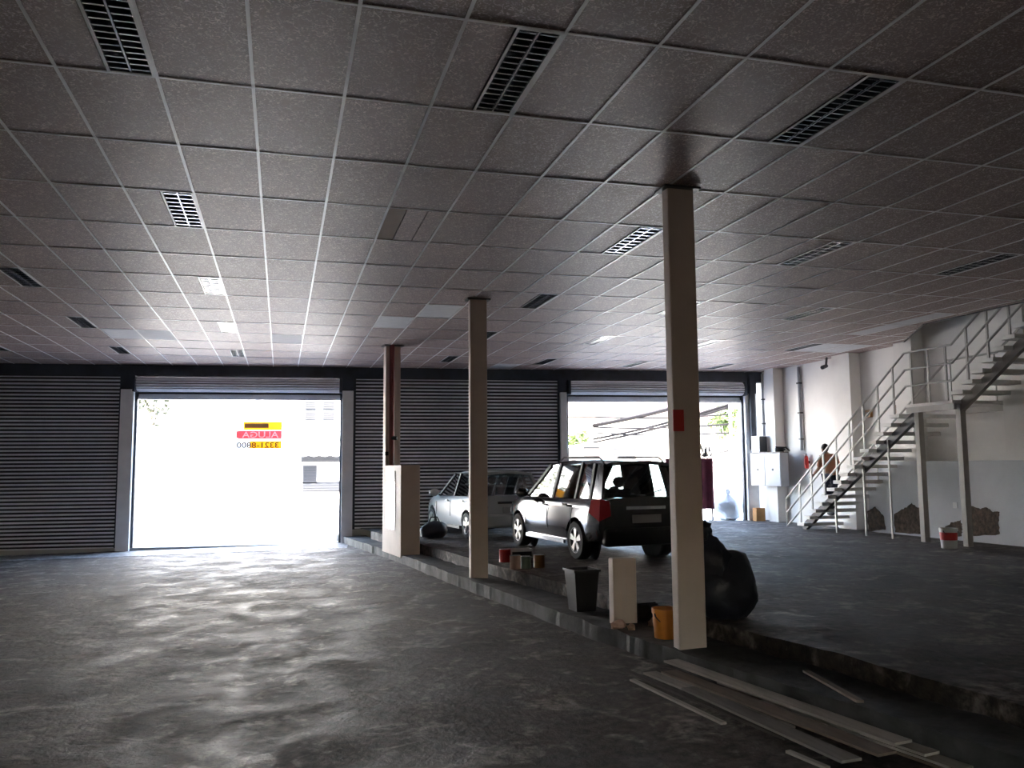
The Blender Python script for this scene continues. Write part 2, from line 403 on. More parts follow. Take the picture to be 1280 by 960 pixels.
def patch(pts, seed):
    P = []
    for i, (px, py) in enumerate(pts):
        qx, qy = pts[(i+1) % len(pts)]
        for t in range(6):
            u = t/6; jj = 1.7 if 0 < t else 1
            P.append((px+(qx-px)*u+jj*(rnd.random()-.5), py+(qy-py)*u+jj*(rnd.random()-.5)))
    L = [at_x(px, py, 13.1) for px, py in P]
    mb = MB(); n = len(L)
    for p in L: mb.v.append((13.094, p.y, max(p.z, .27)))
    for p in L: mb.v.append((13.12, p.y, max(p.z, .27)))
    mb.f = [tuple(range(n))]+[(i, (i+1) % n, n+(i+1) % n, n+i) for i in range(n)]; mb.mi = [0]*len(mb.f)
    mb.build('bare_render_patch', M['bare'], lw)
patch([(1118, 643), (1130, 636), (1140, 629), (1146, 634), (1153, 636), (1155, 668), (1119, 665)], 1)
patch([(1212, 631), (1226, 636), (1233, 634), (1241, 640), (1250, 640), (1248, 652), (1250, 668), (1213, 670)], 2)
patch([(1182, 658), (1190, 653), (1201, 650), (1203, 660), (1202, 670), (1183, 670)], 3)
patch([(1084, 640), (1094, 633), (1105, 646), (1107, 662), (1086, 664)], 4)
# outlet plate, damage
MB().box(13.085, 13.1, 13.95, 14.06, .93, 1.05).build('outlet_plate', M['white'], lw)

# front wall: lintel and jambs, everything in the askew front frame
wf = struct(MB().box(XL*SX, (XR+.3)*SX, -.02, .28, 4.2, ROOF, FRONTMX).build('wall_front', M['lintel']), 'dark steel lintel band above the roller shutters', 'wall')
wf_open = [(-9.3, -3.95), (-3.63, 1.55), (1.84, 7.45), (7.63, 12.87)]
for a, b in ((-9.55, -9.3), (-3.95, -3.63), (1.55, 1.84), (7.45, 7.63), (12.87, 13.22)):
    MB().box(a*SX, b*SX, -.10, .28, -.5, 3.87, FRONTMX).build('jamb', M['jamb'], wf, bevel=.01)
for a, b in ((-3.98, -3.6), (1.5, 1.9), (7.4, 7.68), (12.82, 13.25)):
    MB().box(a*SX, b*SX, -.06, .28, 3.87, 4.21, FRONTMX).build('bracket_plate', M['lintel'], wf)
MB().box(12.98*SX, 13.12*SX, -.22, -.10, 2.25, 4.4, FRONTMX).build('shutter_guide_post', M['lintel'], wf)

def curtain(mb, a, b, z0, z1, pitch=.094, amp=.02, off=.08):
    n = int((z1-z0)/pitch); prof = []
    for i in range(n):
        for t in range(6):
            z = z1-(i+t/6)*pitch; u = t/6
            prof.append((off-amp*math.sin(math.pi*min(1, u/.78)) if u < .78 else off+.006, z))
    prof.append((off, z1-n*pitch))
    o_ = len(mb.v)
    for y, z in prof:
        for x in (a, b): mb.v.append(tuple(FRONTMX @ Vector((x*SX, y, z))))
    for i in range(len(prof)-1): mb.f.append((o_+2*i, o_+2*i+1, o_+2*i+3, o_+2*i+2)); mb.mi.append(0 if i % 6 in (0, 1, 2) else 1)  # second material paints the shade in the gap below each slat
    # back skin
    p = [FRONTMX @ Vector((x*SX, off+.03, z)) for z in (z0, z1) for x in (a, b)]
    mb.add(p, [(0, 1, 3, 2)])
def drum(mb, a, b, z, r, off, ribs=16):
    prof = []
    for i in range(ribs*4):
        an = 2*math.pi*i/(ribs*4); rr = r+(.018 if i % 4 in (1, 2) else -.004)
        prof.append((off+rr*math.cos(an), z+rr*math.sin(an)))
    n = len(prof); o_ = len(mb.v)
    for x in (a, b):
        for y, zz in prof: mb.v.append(tuple(FRONTMX @ Vector((x*SX, y, zz))))
    for i in range(n): mb.f.append((o_+i, o_+(i+1) % n, o_+n+(i+1) % n, o_+n+i)); mb.mi.append(0 if i % 4 in (0, 1, 2) else 1)  # grooves between the ribs carry the same painted shade
    mb.f += [tuple(range(o_, o_+n)), tuple(range(o_+n, o_+2*n))]; mb.mi += [0, 0]
doors = ((-9.3, -3.95, -.30, 4.22, 'closed roller shutter at the far left of the front wall', 0),
         (-3.63, 1.55, 3.62, 4.05, 'roller shutter rolled up over the left street opening', 1),
         (1.84, 7.45, .10, 4.22, 'closed roller shutter between the two open street doors', 0),
         (7.63, 12.87, 3.62, 4.05, 'roller shutter rolled up over the right street opening behind the cars', 1))
for i, (a, b, z0, z1, lab, rolled) in enumerate(doors):
    D = empty('door_%d' % (i+1), fpt((a+b)/2, 0, z0)); struct(D, lab, 'shutter'); inv = D.location.copy()
    def put(mb, nm, m, **k):
        mb.v = [tuple(Vector(p)-inv) for p in mb.v]; return mb.build(nm, m, D, **k)
    mb = MB(); curtain(mb, a+.01, b-.01, z0+.07, z1); c = put(mb, 'slat_curtain', [M['shutter'], M['joint_shade']]); tag(c, kind='stuff')
    put(MB().box((a+.02)*SX, (b-.02)*SX, .05, .13, z0, z0+.07, FRONTMX), 'bottom_bar', M['shutter'])
    if rolled:
        mb = MB(); drum(mb, a+.08, b-.08, 4.0, .17, -.10); put(mb, 'coil', [M['shutter'], M['joint_shade']])
        for e in (a+.04, b-.04):
            put(MB().box((e-.03)*SX, (e+.03)*SX, -.32, .08, 3.8, 4.2, FRONTMX), 'end_plate', M['lintel'])
    for e in (a-.0, b-.06):
        put(MB().box(e*SX, (e+.06)*SX, .02, .16, -.3 if a < 1.6 else .1, 3.9, FRONTMX), 'guide_rail', M['lintel'])
    for _ in range(2):
        e = a+.1+rnd.random()*.1
        put(MB().bar(FRONTMX @ Vector((e*SX, -.12, 3.98)), FRONTMX @ Vector(((e+.55)*SX, -.16, 3.93+.06*rnd.random())), .03, .05), 'bent_slat_end', M['jamb']) if rolled else None
# slab, roof and upper storey
HX, HY, HYB = 11.85, 13.2, 6.5
def keep(poly, fo=.06):
    poly = clip(poly, -FK, 1, FC-fo)
    poly = clip(poly, 1, 0, XR-.003)
    if len(poly) < 3: return []
    out = []
    A = clip(poly, 1, 0, HX); out.append(A)
    B = clip(poly, -1, 0, -HX)
    if len(B) >= 3:
        k2 = (15.72-13.2)/(13.45-11.85)
        out.append(clip(B, k2, -1, k2*HX-HY))
        out.append(clip(B, 0, 1, HYB))
    return [q for q in out if len(q) >= 3 and area(q) > .004]
mb = MB()
for q in keep([(XL, YB), (XR, YB), (XR, 25), (XL, 25)], .0): mb.prism(q, 4.95, 5.15)
ce = struct(mb.build('ceiling', M['slab']), 'suspended ceiling of speckled grey brown panels in a white metal grid', 'ceiling')
struct(MB().box(XL-.3, XR+.3, YB-.3, 25, ROOF, ROOF+.2).build('ceiling_upper', M['slab']))
GX, GY, TW, TD = -.8588, 5.8887, .625, 1.25
lights = [(c, r) for c in (-8, -4, 0, 4, 8, 12, 16, 20) for r in (-3, 0, 3, 6, 9, 12) if not (c == 4 and r >= 3) and not (c == 20 and r in (3, 6)) and not (c == 20 and r <= 0)]
lights = [(c, r) for c, r in lights if (lambda s, t: -60 < s < 1345 and -70 < t < 480)(*(proj((GX+c*TW-.15, GY+r*TD-.62, H))[:2] if GY+r*TD-.62 > 1.5 else (-999, 0)))]
WHITE = {(-4, 9), (-3, 9), (1, 9), (4, 7), (5, 6), (10, 12), (20, 8), (21, 8), (19, 6), (19, 5)}
tiles = []
for c in range(-14, 24):
    for r in range(-12, 15):
        x0, y0 = GX+c*TW, GY+r*TD
        if x0 < XL: continue
        x1, y1 = x0+TW, y0+TD
        if (c+1, r+1) in lights: x1 = x0+TW/2
        if y1 < YB: continue
        g = .004
        segs = [(x0, x1, 'W' if (c, r) in WHITE else 'T')]
        if (c, r) == (3, 2): segs = [(x0, x0+.2, 'B'), (x0+.2, x0+.42, 'T'), (x0+.42, x1, 'T')]
        if c == 19 and r in (5, 6): segs = [(x0, x0+.2, 'T'), (x0+.2, x1, 'W')]
        for a, b, k in segs:
            full = (b-a > .6)
            for q in keep([(a+g, y0+g), (b-g, y0+g), (b-g, y1-g), (a+g, y1-g)]):
                cx, cy = sum(p[0] for p in q)/len(q), sum(p[1] for p in q)/len(q)
                ar = 0
                if cy > .8:
                    P = [proj((p[0], p[1], H)) for p in q]
                    if all(p[2] > .3 for p in P) and any(0 <= p[0] <= 1280 and p[1] > 0 for p in P): ar = area(P)
                tiles.append((ar, q, k, full and len(q) == 4 and abs(area(q)-(TW-2*g)*(TD-2*g)) < 1e-4, cx, cy))
tiles.sort(key=lambda t: -t[0])
TM = {'T': M['tile'], 'W': M['tile_w'], 'B': M['tile_br']}
shared = {}
rest = MB()
for i, (ar, q, k, full, cx, cy) in enumerate(tiles):
    if i < 300 and ar > 0:
        if full:
            key = k
            if key not in shared:
                o = MB().prism([(p[0]-cx, p[1]-cy) for p in q], 0, .016).build('ceiling_tile', TM[k], ce, loc=(cx, cy, H)); shared[key] = o.data
            else: o = inst('ceiling_tile', shared[key], ce, (cx, cy, H))
            o.rotation_euler = (R(rnd.uniform(-.25, .25)), R(rnd.uniform(-.25, .25)), 0)
        else:
            o = MB().prism([(p[0]-cx, p[1]-cy) for p in q], 0, .016).build('ceiling_tile', TM[k], ce, loc=(cx, cy, H))
        if k == 'W': o['label'] = 'plain white replacement panel'
        if k == 'B': o['label'] = 'bare brown strip of panel'
    else:
        rest.cur = 'TWB'.index(k); rest.prism(q, H, H+.016)
rest.build('ceiling_tile_field', [TM['T'], TM['W'], TM['B']], ce)['kind'] = 'stuff'
for c in range(-13, 24):
    mb = MB(); x = GX+c*TW
    if x < XL: continue
    for q in keep([(x-.012, YB), (x+.012, YB), (x+.012, 25), (x-.012, 25)]): mb.prism(q, H-.007, H-.001)
    if mb.v: mb.build('grid_runner', M['bar'], ce)
for r in range(-11, 15):
    mb = MB(); y = GY+r*TD
    for q in keep([(XL, y-.012), (XR, y-.012), (XR, y+.012), (XL, y+.012)]): mb.prism(q, H-.0065, H-.0015)
    if mb.v: mb.build('grid_cross_bar', M['bar'], ce)
# fascia strip around the stair opening
mb = MB(); mb.bar((HX, HYB, H+.05), (HX, HY, H+.05), .02, .14); mb.bar((HX, HY, H+.05), (13.3, 15.48, H+.05), .02, .14)
mb.build('opening_fascia', M['dark'], ce)

# ================================================================== ceiling lights
def light_parts(root, detail):
    L, W = 1.236, .296
    mb = MB()
    mb.box(-W/2, W/2, -L/2, L/2, .085, .095); mb.box(-W/2, -W/2+.006, -L/2, L/2, 0, .09); mb.box(W/2-.006, W/2, -L/2, L/2, 0, .09)
    mb.box(-W/2, W/2, -L/2, -L/2+.006, 0, .09); mb.box(-W/2, W/2, L/2-.006, L/2, 0, .09)
    mb.build('housing', M['trof'], root)
    mb = MB()
    for s in (-1, 1): mb.box(s*(W/2-.009)-.009, s*(W/2-.009)+.009, -L/2, L/2, -.007, 0); mb.box(-W/2, W/2, s*(L/2-.009)-.009, s*(L/2-.009)+.009, -.0069, 0)
    mb.build('rim', M['bar'], root)
    for s in (-1, 1):                                  # two parabolic channels
        mb = MB(); pr = []
        for t in range(9):
            u = -1+t/4; pr.append((s*.069+u*.058, .012+.06*(1-u*u)))
        for y in (-L/2+.02, L/2-.02):
            mb.v += [(x, y, z) for x, z in pr]
        mb.f = [(i, i+1, 10+i, 9+i) for i in range(8)]; mb.mi = [0]*8
        mb.build('reflector', M['trof'], root, smooth=True)
    MB().box(-.006, .006, -L/2+.02, L/2-.02, .0, .05).build('divider', M['chrome'], root)
    n = 15 if detail else 9
    if detail:
        me = None
        for s in (-1, 1):
            for k in range(n):
                y = -L/2+.02+(L-.04)*(k+.5)/n
                if me is None:
                    mb = MB(); mb.add([(-.058, -.008, 0), (.058, -.008, 0), (.058, .008, 0), (-.058, .008, 0), (-.058, 0, .04), (.058, 0, .04)],
                                      [(0, 1, 2, 3), (0, 1, 5, 4), (3, 2, 5, 4), (0, 3, 4), (1, 2, 5)])
                    o = mb.build('louvre_blade', M['chrome'], root, loc=(s*.069, y, .002)); me = o.data
                else: inst('louvre_blade', me, root, (s*.069, y, .002))
    else:
        mb = MB()
        for k in range(n):
            y = -L/2+.02+(L-.04)*(k+.5)/n
            mb.add([(-.127, y-.009, 0), (.127, y-.009, 0), (.127, y+.009, 0), (-.127, y+.009, 0), (-.127, y, .05), (.127, y, .05)], [(0, 1, 2, 3), (0, 1, 5, 4), (3, 2, 5, 4), (0, 3, 4), (1, 2, 5)])
        mb.build('louvre', M['chrome'], root)
rows = sorted({r for c, r in lights}); ordn = ['first', 'second', 'third', 'fourth', 'fifth', 'sixth', 'seventh', 'eighth']
protos = {}
for r in rows:
    cs = sorted(c for c, q in lights if q == r)
    for k, c in enumerate(cs):
        loc = (GX+c*TW-.158, GY+r*TD-TD/2, H-.001)
        det = r <= 0
        if det not in protos:
            o = empty('ceiling_light', loc); light_parts(o, det); protos[det] = o
        else: o = copy_tree(protos[det]); o.location = loc
        tag(o, 'unlit recessed louvre light, %s from the left in the %s row from the camera' % (ordn[k], ordn[rows.index(r)]), 'ceiling light', 'recessed louvre lights')

# ================================================================== columns
CRZ = math.atan(.129)
def column(px0, px1, py, lab, w_=.275, d_=.13):
    a = on_led((px0+px1)/2, py); z0 = z_led(a.y)-.03
    o = empty('column', (a.x, a.y+d_/2, z0)); tag(o, lab, 'column', 'white columns along the kerb')
    MB().box(-w_/2, w_/2, -d_/2, d_/2, 0, H-z0-.008).build('shaft', M['column'], o, bevel=.012)
    MB().box(-w_/2-.05, w_/2+.05, -d_/2-.05, d_/2+.05, H-z0-.03, H-z0-.009).build('collar', M['dark'], o)
    return o
c3 = column(846, 888, 811, 'nearest white column, standing beside the orange bucket')
c2 = column(587, 612, 723, 'middle white column beside the paint cans')
sgn = MB().box(-.145, -.035, -.071, -.066, 2.0, 2.2)
sgn.build('red_sign_plate', M['red'], c3)['label'] = 'small red sign plate'
# column with hose cabinet block and red pipe
b0 = Vector((2.33, 16.88, 0)); rz = CRZ
o = empty('pillar', (b0.x, b0.y, z_led(17.5)-.05), rz); tag(o, 'white pillar farthest back with red pipe and wide boxed base', 'column')
zt = H-o.location.z
MB().box(0, .40, 0, 1.5, 0, 1.88-o.location.z).build('base_block', M['column'], o, bevel=.012)
MB().box(.0, .33, 1.28, 1.5, 1.7, zt-.008).build('shaft', M['column'], o, bevel=.01)
MB().tube([(.12, 1.22, 1.86-o.location.z), (.12, 1.22, zt-.01)], .055, 14).build('red_pipe', M['redpipe'], o, smooth=True)
MB().tube([(.12, 1.2, 2.42), (.22, 1.14, 2.42)], .045, 10).build('valve', M['black'], o)
MB().box(-.03, .05, 1.2, 1.3, 2.05, 2.13).build('pipe_clamp', M['black'], o)
p = MB().box(-.02, -.001, .42, 1.05, .52, 1.5).build('cabinet_door', M['chrome'], o); p['label'] = 'glossy cabinet door reflecting the street'
MB().box(-.02, -.001, .42, 1.05, 1.53, 1.72).build('notice_plate', M['white'], o)
MB().box(-.05, .38, 1.18, 1.52, H-o.location.z-.03, H-o.location.z-.009).build('collar', M['dark'], o)

# ================================================================== staircase
SXN, SX0, SX1 = 12.25, 12.0, 13.095
st = empty('staircase', (SXN, 17.8, z_up(17.8))); tag(st, 'steel staircase with pale open treads climbing along the right wall', 'staircase')
def sbuild(mb, nm, m, **k):
    mb.v = [tuple(Vector(p)-st.location) for p in mb.v]; return mb.build(nm, m, st, **k)
Z0 = z_up(17.8); ZL = 3.0; Y0, YL0, YL1 = 17.8, 13.97, 12.74
N1 = 16; rise = (ZL-Z0)/N1; run = (Y0-YL0)/(N1-.0)
tread_me = {}
def tread(y, z):
    xe = 13.43 if z > 1.98 and not any(a-.16 < y < b+.16 for a, b in ((15.05, 15.6), (12.2, 12.75), (9.2, 9.75))) else SX1
    l = (0, y-st.location.y, z-st.location.z)
    if xe not in tread_me:
        tread_me[xe] = MB().box(SX0-SXN, xe-SXN, -.14, .14, -.075, 0).build('tread', M['tread'], st, bevel=.004, loc=l).data
    else:
        o = inst('tread', tread_me[xe], st, l); md = o.modifiers.new('bevel', 'BEVEL'); md.width = .004; md.segments = 2; md.limit_method = 'ANGLE'
for i in range(1, N1): tread(Y0-(i-.5)*run-.02, Z0+i*rise)
def string(x, a, b, m): sbuild(MB().bar((x, a[0], a[1]), (x, b[0], b[1]), .09, .17, up=(0, 0, 1)), 'stringer', m)
for x in (SXN,): string(x, (Y0+.08, Z0+.02), (YL0-.02, ZL-.2), M['stringer'])
sbuild(MB().box(SX0, 13.43, YL1+.02, YL0, ZL-.06, ZL), 'landing', M['tread'], bevel=.005)
sbuild(MB().bar((SX0+.04, YL1, ZL-.11), (SX0+.04, YL0, ZL-.11), .06, .12), 'landing_beam', M['post'])
sbuild(MB().bar((13.38, YL1+.02, ZL-.11), (13.38, YL0, ZL-.11), .06, .12), 'landing_beam', M['post'])
for y in (YL0-.06, YL1+.1):
    sbuild(MB().box(SXN-.06, SXN+.06, y-.06, y+.06, z_up(y)-.01, ZL-.05), 'landing_post', M['post'], bevel=.006)
N2 = 12
for i in range(1, N2): tread(YL1-(i-.5)*run+.02, ZL+i*rise)
ZT = ZL+N2*rise; YT = YL1-N2*run
for x in (SXN,): string(x, (YL1+.12, ZL-.16), (YT, ZT-.12), M['stringer2'])
for y, w_ in ((16.55, .035), (15.55, .035), (14.75, .03)):
    zz = Z0+(Y0-y)/run*rise-.12
    sbuild(MB().box(SXN-.05-w_, SXN-.05, y-w_/2, y+w_/2, z_up(y)-.005, zz), 'thin_support', M['rail'])
RX = SX0+.03
def rline(y, h): # nosing line height
    if y > YL0: return Z0+(Y0-y)/run*rise+h
    if y > YL1: return ZL+h
    return ZL+(YL1-y)/run*rise+h
for h in (1.04, .70, .37):
    sbuild(MB().tube([(RX, 18.25, rline(18.25, h)), (RX, YL0, rline(YL0, h)), (RX, YL1, rline(YL1, h)), (RX, YT, rline(YT, h))], .023, 8), 'handrail' if h > 1 else 'rail', M['rail'])
sbuild(MB().tube([(RX, 18.25, rline(18.25, 1.04)), (RX, 18.25, rline(18.25, .37))], .02, 8), 'rail_end', M['rail'])
for k in range(0, 15, 2):
    y = Y0-(k+.5)*run; z = Z0+(k+1)*rise
    sbuild(MB().box(RX-.015, RX+.015, y-.02, y+.02, z-.03, rline(y, 1.03)), 'baluster', M['rail'])
for y in (13.8, 13.35, 12.9):
    sbuild(MB().box(RX-.015, RX+.015, y-.02, y+.02, ZL-.03, ZL+1.04), 'baluster', M['rail'])
for k in range(1, 11, 2):
    y = YL1-(k+.5)*run; z = ZL+(k+1)*rise
    sbuild(MB().box(RX-.015, RX+.015, y-.02, y+.02, z-.03, rline(y, 1.03)), 'baluster', M['rail'])
WXR = SX1-.03
sbuild(MB().tube([(WXR, 17.3, rline(17.3, .92)), (WXR, YL0, rline(YL0, .92)), (WXR, YL1, rline(YL1, .92)), (WXR, YT, rline(YT, .92))], .024, 8), 'wall_handrail', M['rail'])
for y in (16.2, 15.0, 13.9, 12.8, 11.6):
    sbuild(MB().bar((WXR, y, rline(y, .92)), (WXR, y, rline(y, -.03)), .024, .024), 'handrail_post', M['rail'])

# ================================================================== things on the right wall
o = empty('electrical_cabinet', (13.12, 20.52, 1.24)); tag(o, 'long grey electrical cabinet hung on the wall corner', 'cabinet')
MB().box(-.22, .02, -.75, .75, 0, .90).build('body', M['cab'], o, bevel=.01)
for a, b in ((-.73, -.01), (.01, .73)):
    d = MB().box(-.235, -.215, a, b, .03, .87).build('door', M['cab'], o, bevel=.004)
    MB().box(-.25, -.235, a+.32, a+.37, .42, .48).build('latch', M['dark'], d)
MB().box(-.24, .02, -.76, .76, .90, .92).build('lid_flange', M['dark'], o)
o = empty('meter_box', (13.0, 20.95, 2.17)); tag(o, 'small white meter box standing on the electrical cabinet', 'box')
MB().box(-.12, .14, -.2, .2, 0, .46).build('body', M['white'], o, bevel=.008)
MB().box(-.135, -.12, -.14, .14, .2, .4).build('cover', M['white'], o)
MB().box(-.10, .12, -.215, -.2, .02, .44).build('side_plate', M['dark'], o)
o = empty('tool_clutter', (13.02, 19.95, 2.165)); tag(o, 'dark coil of cable lying on the grey cabinet', 'cable')
mb = MB(); mb.tube([(.1*math.cos(t*.5), .16*math.sin(t*.5), .02+.004*t) for t in range(30)], .02, 6); mb.build('coil', M['cable'], o)
mb = MB(); mb.tube([(.1, -.1, .13), (.14, -.22, .03), (.1, -.26, .03)], .02, 6); mb.build('tail', M['cable'], o)
def pipe(x, y, z0, z1, r, lab, clips):
    o = empty('wall_pipe', (x, y, z0)); tag(o, lab, 'pipe')
    MB().tube([(0, 0, 0), (0, 0, z1-z0)], r, 10).build('pipe_run', M['cab'], o, smooth=True)
    for z in clips: MB().box(-r-.01, .05, -r-.012, r+.012, z-z0-.02, z-z0+.02).build('clip', M['dark'], o)
pipe(13.395, 19.52, 2.2, 4.44, .042, 'grey vertical conduit above the red fire extinguisher', (2.5, 3.2, 4.0))
pipe(13.395, 21.3, 2.63, 4.44, .035, 'thin conduit in the wall corner above the white meter box', (3.0, 3.7))
o = empty('fire_extinguisher', (13.355, 19.28, 1.72)); o.scale = (.65, .65, .65); tag(o, 'red fire extinguisher hung beside the grey electrical cabinet', 'fire extinguisher')
MB().lathe([(0, 0), (.075, 0), (.082, .03), (.082, .42), (.055, .50), (.03, .52), (0, .52)], 16).build('cylinder', M['red'], o, smooth=True)
MB().tube([(0, 0, .52), (0, 0, .58)], .02, 8).build('valve', M['black'], o)
MB().box(-.1, .03, -.012, .012, .575, .60).build('lever', M['black'], o)
MB().tube([(0, -.02, .55), (-.09, -.05, .5), (-.1, -.05, .3), (-.095, -.03, .15)], .012, 6).build('hose', M['black'], o)
MB().box(.05, .145, -.03, .03, .2, .3).build('wall_hook', M['dark'], o)
o = empty('security_camera', (13.1, 17.95, 4.25)); tag(o, 'small dark security camera under the ceiling by the pilaster', 'camera')
MB().bar((.04, 0, .236), (0, -.02, .05), .04, .04).build('arm', M['dark'], o)
MB().tube([(.04, .02, .03), (-.16, -.08, -.03)], [.045, .05], 10).build('housing', M['black'], o)
for q, lab in (((1081, 517), 'brown junction box on the wall just above the person'), ((1124, 511), 'brown junction box on the wall beside the stair landing')):
    p = at_x(q[0], q[1], 13.42 if q[0] > 1100 else 13.3)
    X = XR if q[0] > 1100 else XR
    o = empty('junction_box', (X, p.y, p.z)); tag(o, lab, 'junction box', 'junction boxes on the side wall')
    MB().box(-.07, 0, -.09, .09, -.09, .09).build('body', M['can_brown'], o, bevel=.01)
    MB().tube([(-.07, 0, 0), (-.09, 0, 0)], .04, 10).build('knob', M['dark'], o)

# ================================================================== loose things
def bucket(loc, r, h, mbody, lab, band=None, cat='bucket', name='paint_bucket', fill=None):
    o = empty(name, loc); tag(o, lab, cat)
    MB().lathe([(0, 0), (r*.86, 0), (r*.88, .01), (r, h), (r*.96, h), (r*.84, .02), (0, .02)], 22).build('body', mbody, o, smooth=True)
    MB().lathe([(r, h-.045), (r*1.05, h-.045), (r*1.05, h-.03), (r*1.05, h), (r*.97, h), (r*.97, h-.01)], 22).build('rim', mbody, o, smooth=True)
    if band:
        f = lambda z: r*(.88+.12*z/h)+.002
        MB().lathe([(f(h*.42), h*.42), (f(h*.8), h*.8)], 22).build('label_band', band, o, smooth=True)
    mb = MB(); mb.tube([(r*1.03*math.cos(t), .02, h-.04-.10*math.sin(t)) if True else 0 for t in [math.pi*i/12 for i in range(13)]], .005, 6)
    mb.v = [(x, y-r*.35-.55*r*math.sin(math.acos(max(-1, min(1, x/(r*1.05))))), z) for x, y, z in mb.v]
    mb.build('wire_handle', M['dark'], o)
    if fill: MB().lathe([(0, h*.8), (r*.93, h*.8)], 22).build('contents', fill, o)
    return o
p = on_up(1192, 686); bucket((p.x, p.y+.1, z_up(p.y)), .15, .36, M['can_white'], 'white paint bucket with red band beside the stair post', M['red'])
p = on_led(829, 800); bucket((3.63, 7.62, z_led(7.62)), .125, .28, M['orange'], 'orange bucket half hidden behind the nearest column', None)
def can(px, py, r, h, m, lab, lid=None):
    p = on_up(px, py); o = empty('paint_can', (p.x, p.y+r, z_up(p.y+r))); tag(o, lab, 'can', 'paint cans on the platform edge')
    MB().lathe([(0, 0), (r, 0), (r, .01), (r*.98, .015), (r*.98, h-.015), (r, h-.01), (r, h), (r*.9, h), (r*.9, h-.012), (0, h-.012)], 18).build('body', m, o, smooth=True)
    MB().lathe([(0, h+.001), (r*.8, h+.001), (r*.86, h+.006), (r*.9, h-.005)], 18).build('lid', lid or M['cab'], o, smooth=True)
can(633, 703, .095, .20, M['red'], 'bright red paint can next to the middle column', M['white'])
can(646, 712, .085, .20, M['can_pink'], 'dusty pink can between the red can and the dark green can')
can(659, 711, .08, .18, M['can_green'], 'dark green can between the pink can and the brown can')
can(676, 710, .085, .19, M['can_brown'], 'brown can at the right end of the row of cans')
o = empty('carton', on_up(650, 697)); o.location.z = z_up(o.location.y); tag(o, 'small grey white carton tray behind the paint cans', 'box')
mb = MB(); mb.box(-.2, .2, -.12, .12, 0, .012); mb.box(-.2, .2, -.12, -.108, 0, .15); mb.box(-.2, .2, .108, .12, 0, .15); mb.box(-.2, -.188, -.12, .12, 0, .15); mb.box(.188, .2, -.12, .12, 0, .15)
mb.build('tray', M['can_white'], o); MB().box(-.17, .17, -.13, -.121, .03, .11).build('print_panel', M['trim'], o)
# black open bin on the ledge
p = on_led(722, 767); z = z_led(9.4)
o = empty('bin', (3.43, 9.42, z), R(4)); tag(o, 'open square black bin standing on the kerb ledge', 'bin')
mb = MB(); a, b, h = .12, .155, .47
def frus(mb, a, b, z0, z1, flip=False): mb.add([(-a, -a, z0), (a, -a, z0), (a, a, z0), (-a, a, z0), (-b, -b, z1), (b, -b, z1), (b, b, z1), (-b, b, z1)], [(0, 1, 5, 4), (1, 2, 6, 5), (2, 3, 7, 6), (3, 0, 4, 7)])
frus(mb, a, b, 0, h); frus(mb, a-.008, b-.01, .01, h); mb.add([(-a, -a, 0), (a, -a, 0), (a, a, 0), (-a, a, 0)], [(0, 1, 2, 3)])
mb.build('body', M['black'], o)
mb = MB()
for s in (-1, 1): mb.box(s*b-.014, s*b+.014, -b-.014, b+.014, h-.02, h+.008); mb.box(-b-.014, b+.014, s*b-.014, s*b+.014, h-.0199, h+.0079)
mb.build('rim', M['trim'], o)
# offcut of column profile
o = empty('column_offcut', (3.56, 8.5, z_led(8.5)-.02)); tag(o, 'short beige column offcut standing upright between bin and column', 'column offcut')
MB().box(-.135, .135, -.065, .065, 0, .70).build('profile', M['column'], o, bevel=.01)
MB().box(-.12, .12, -.05, .05, .70, .704).build('cut_end', M['post'], o)
o = empty('timber_block', (3.86, 8.62, z_led(8.6)), R(12)); tag(o, 'dark timber block lying behind the orange bucket', 'block')
MB().box(-.12, .12, -.09, .09, 0, .17).build('block_body', M['wood'][3], o, bevel=.008)
MB().box(-.115, .115, -.05, -.03, .17, .182).build('batten', M['wood'][3], o)
for k, (x, y, s, lab) in enumerate(((3.38, 8.2, .09, 'reddish brick fragment left of the column offcut'), (3.47, 8.08, .06, 'small brick crumb in front of the column offcut'), (3.78, 8.2, .08, 'brick fragment between column offcut and orange bucket'))):
    mb = MB(); blob(mb, (0, 0, s*.4), (s, s*.7, s*.55), k+3, .5, 1.4, 10, 7, flat=0); 
    tag(mb.build('brick_fragment', M['can_pink'], loc=(x, y, z_led(y)+.002), rz=k), lab, 'brick', 'brick fragments on the ledge')
# big black bag
o = empty('rubbish_bag', (4.28, 7.62, z_up(7.6))); tag(o, 'big black rubbish bag slumped behind the nearest column', 'bag')
mb = MB(); blob(mb, (.02, .05, .30), (.33, .32, .38), 2, .16, 1.5, 28, 18, flat=.0); blob(mb, (-.16, .0, .56), (.20, .20, .27), 5, .28, 1.8, 22, 14)
mb.build('bag_body', M['bagblack'], o, smooth=True)
mb = MB(); blob(mb, (-.24, -.02, .86), (.10, .09, .10), 8, .5, 2.2, 16, 10); mb.build('knot', M['bagblack'], o, smooth=True)
# dark bag behind pillar
o = empty('sports_bag', (3.3, 18.55, z_up(18.5)), R(20)); tag(o, 'dark bag lying on the raised floor behind the boxed pillar', 'bag')
mb = MB(); blob(mb, (0, 0, .17), (.36, .2, .2), 3, .2, 1.5, 20, 12, flat=0); mb.build('bag_body', M['bagblack'], o, smooth=True)
mb = MB(); mb.tube([(-.15, 0, .33), (-.08, 0, .46), (.08, 0, .46), (.15, 0, .33)], .015, 6); mb.build('strap', M['black'], o)
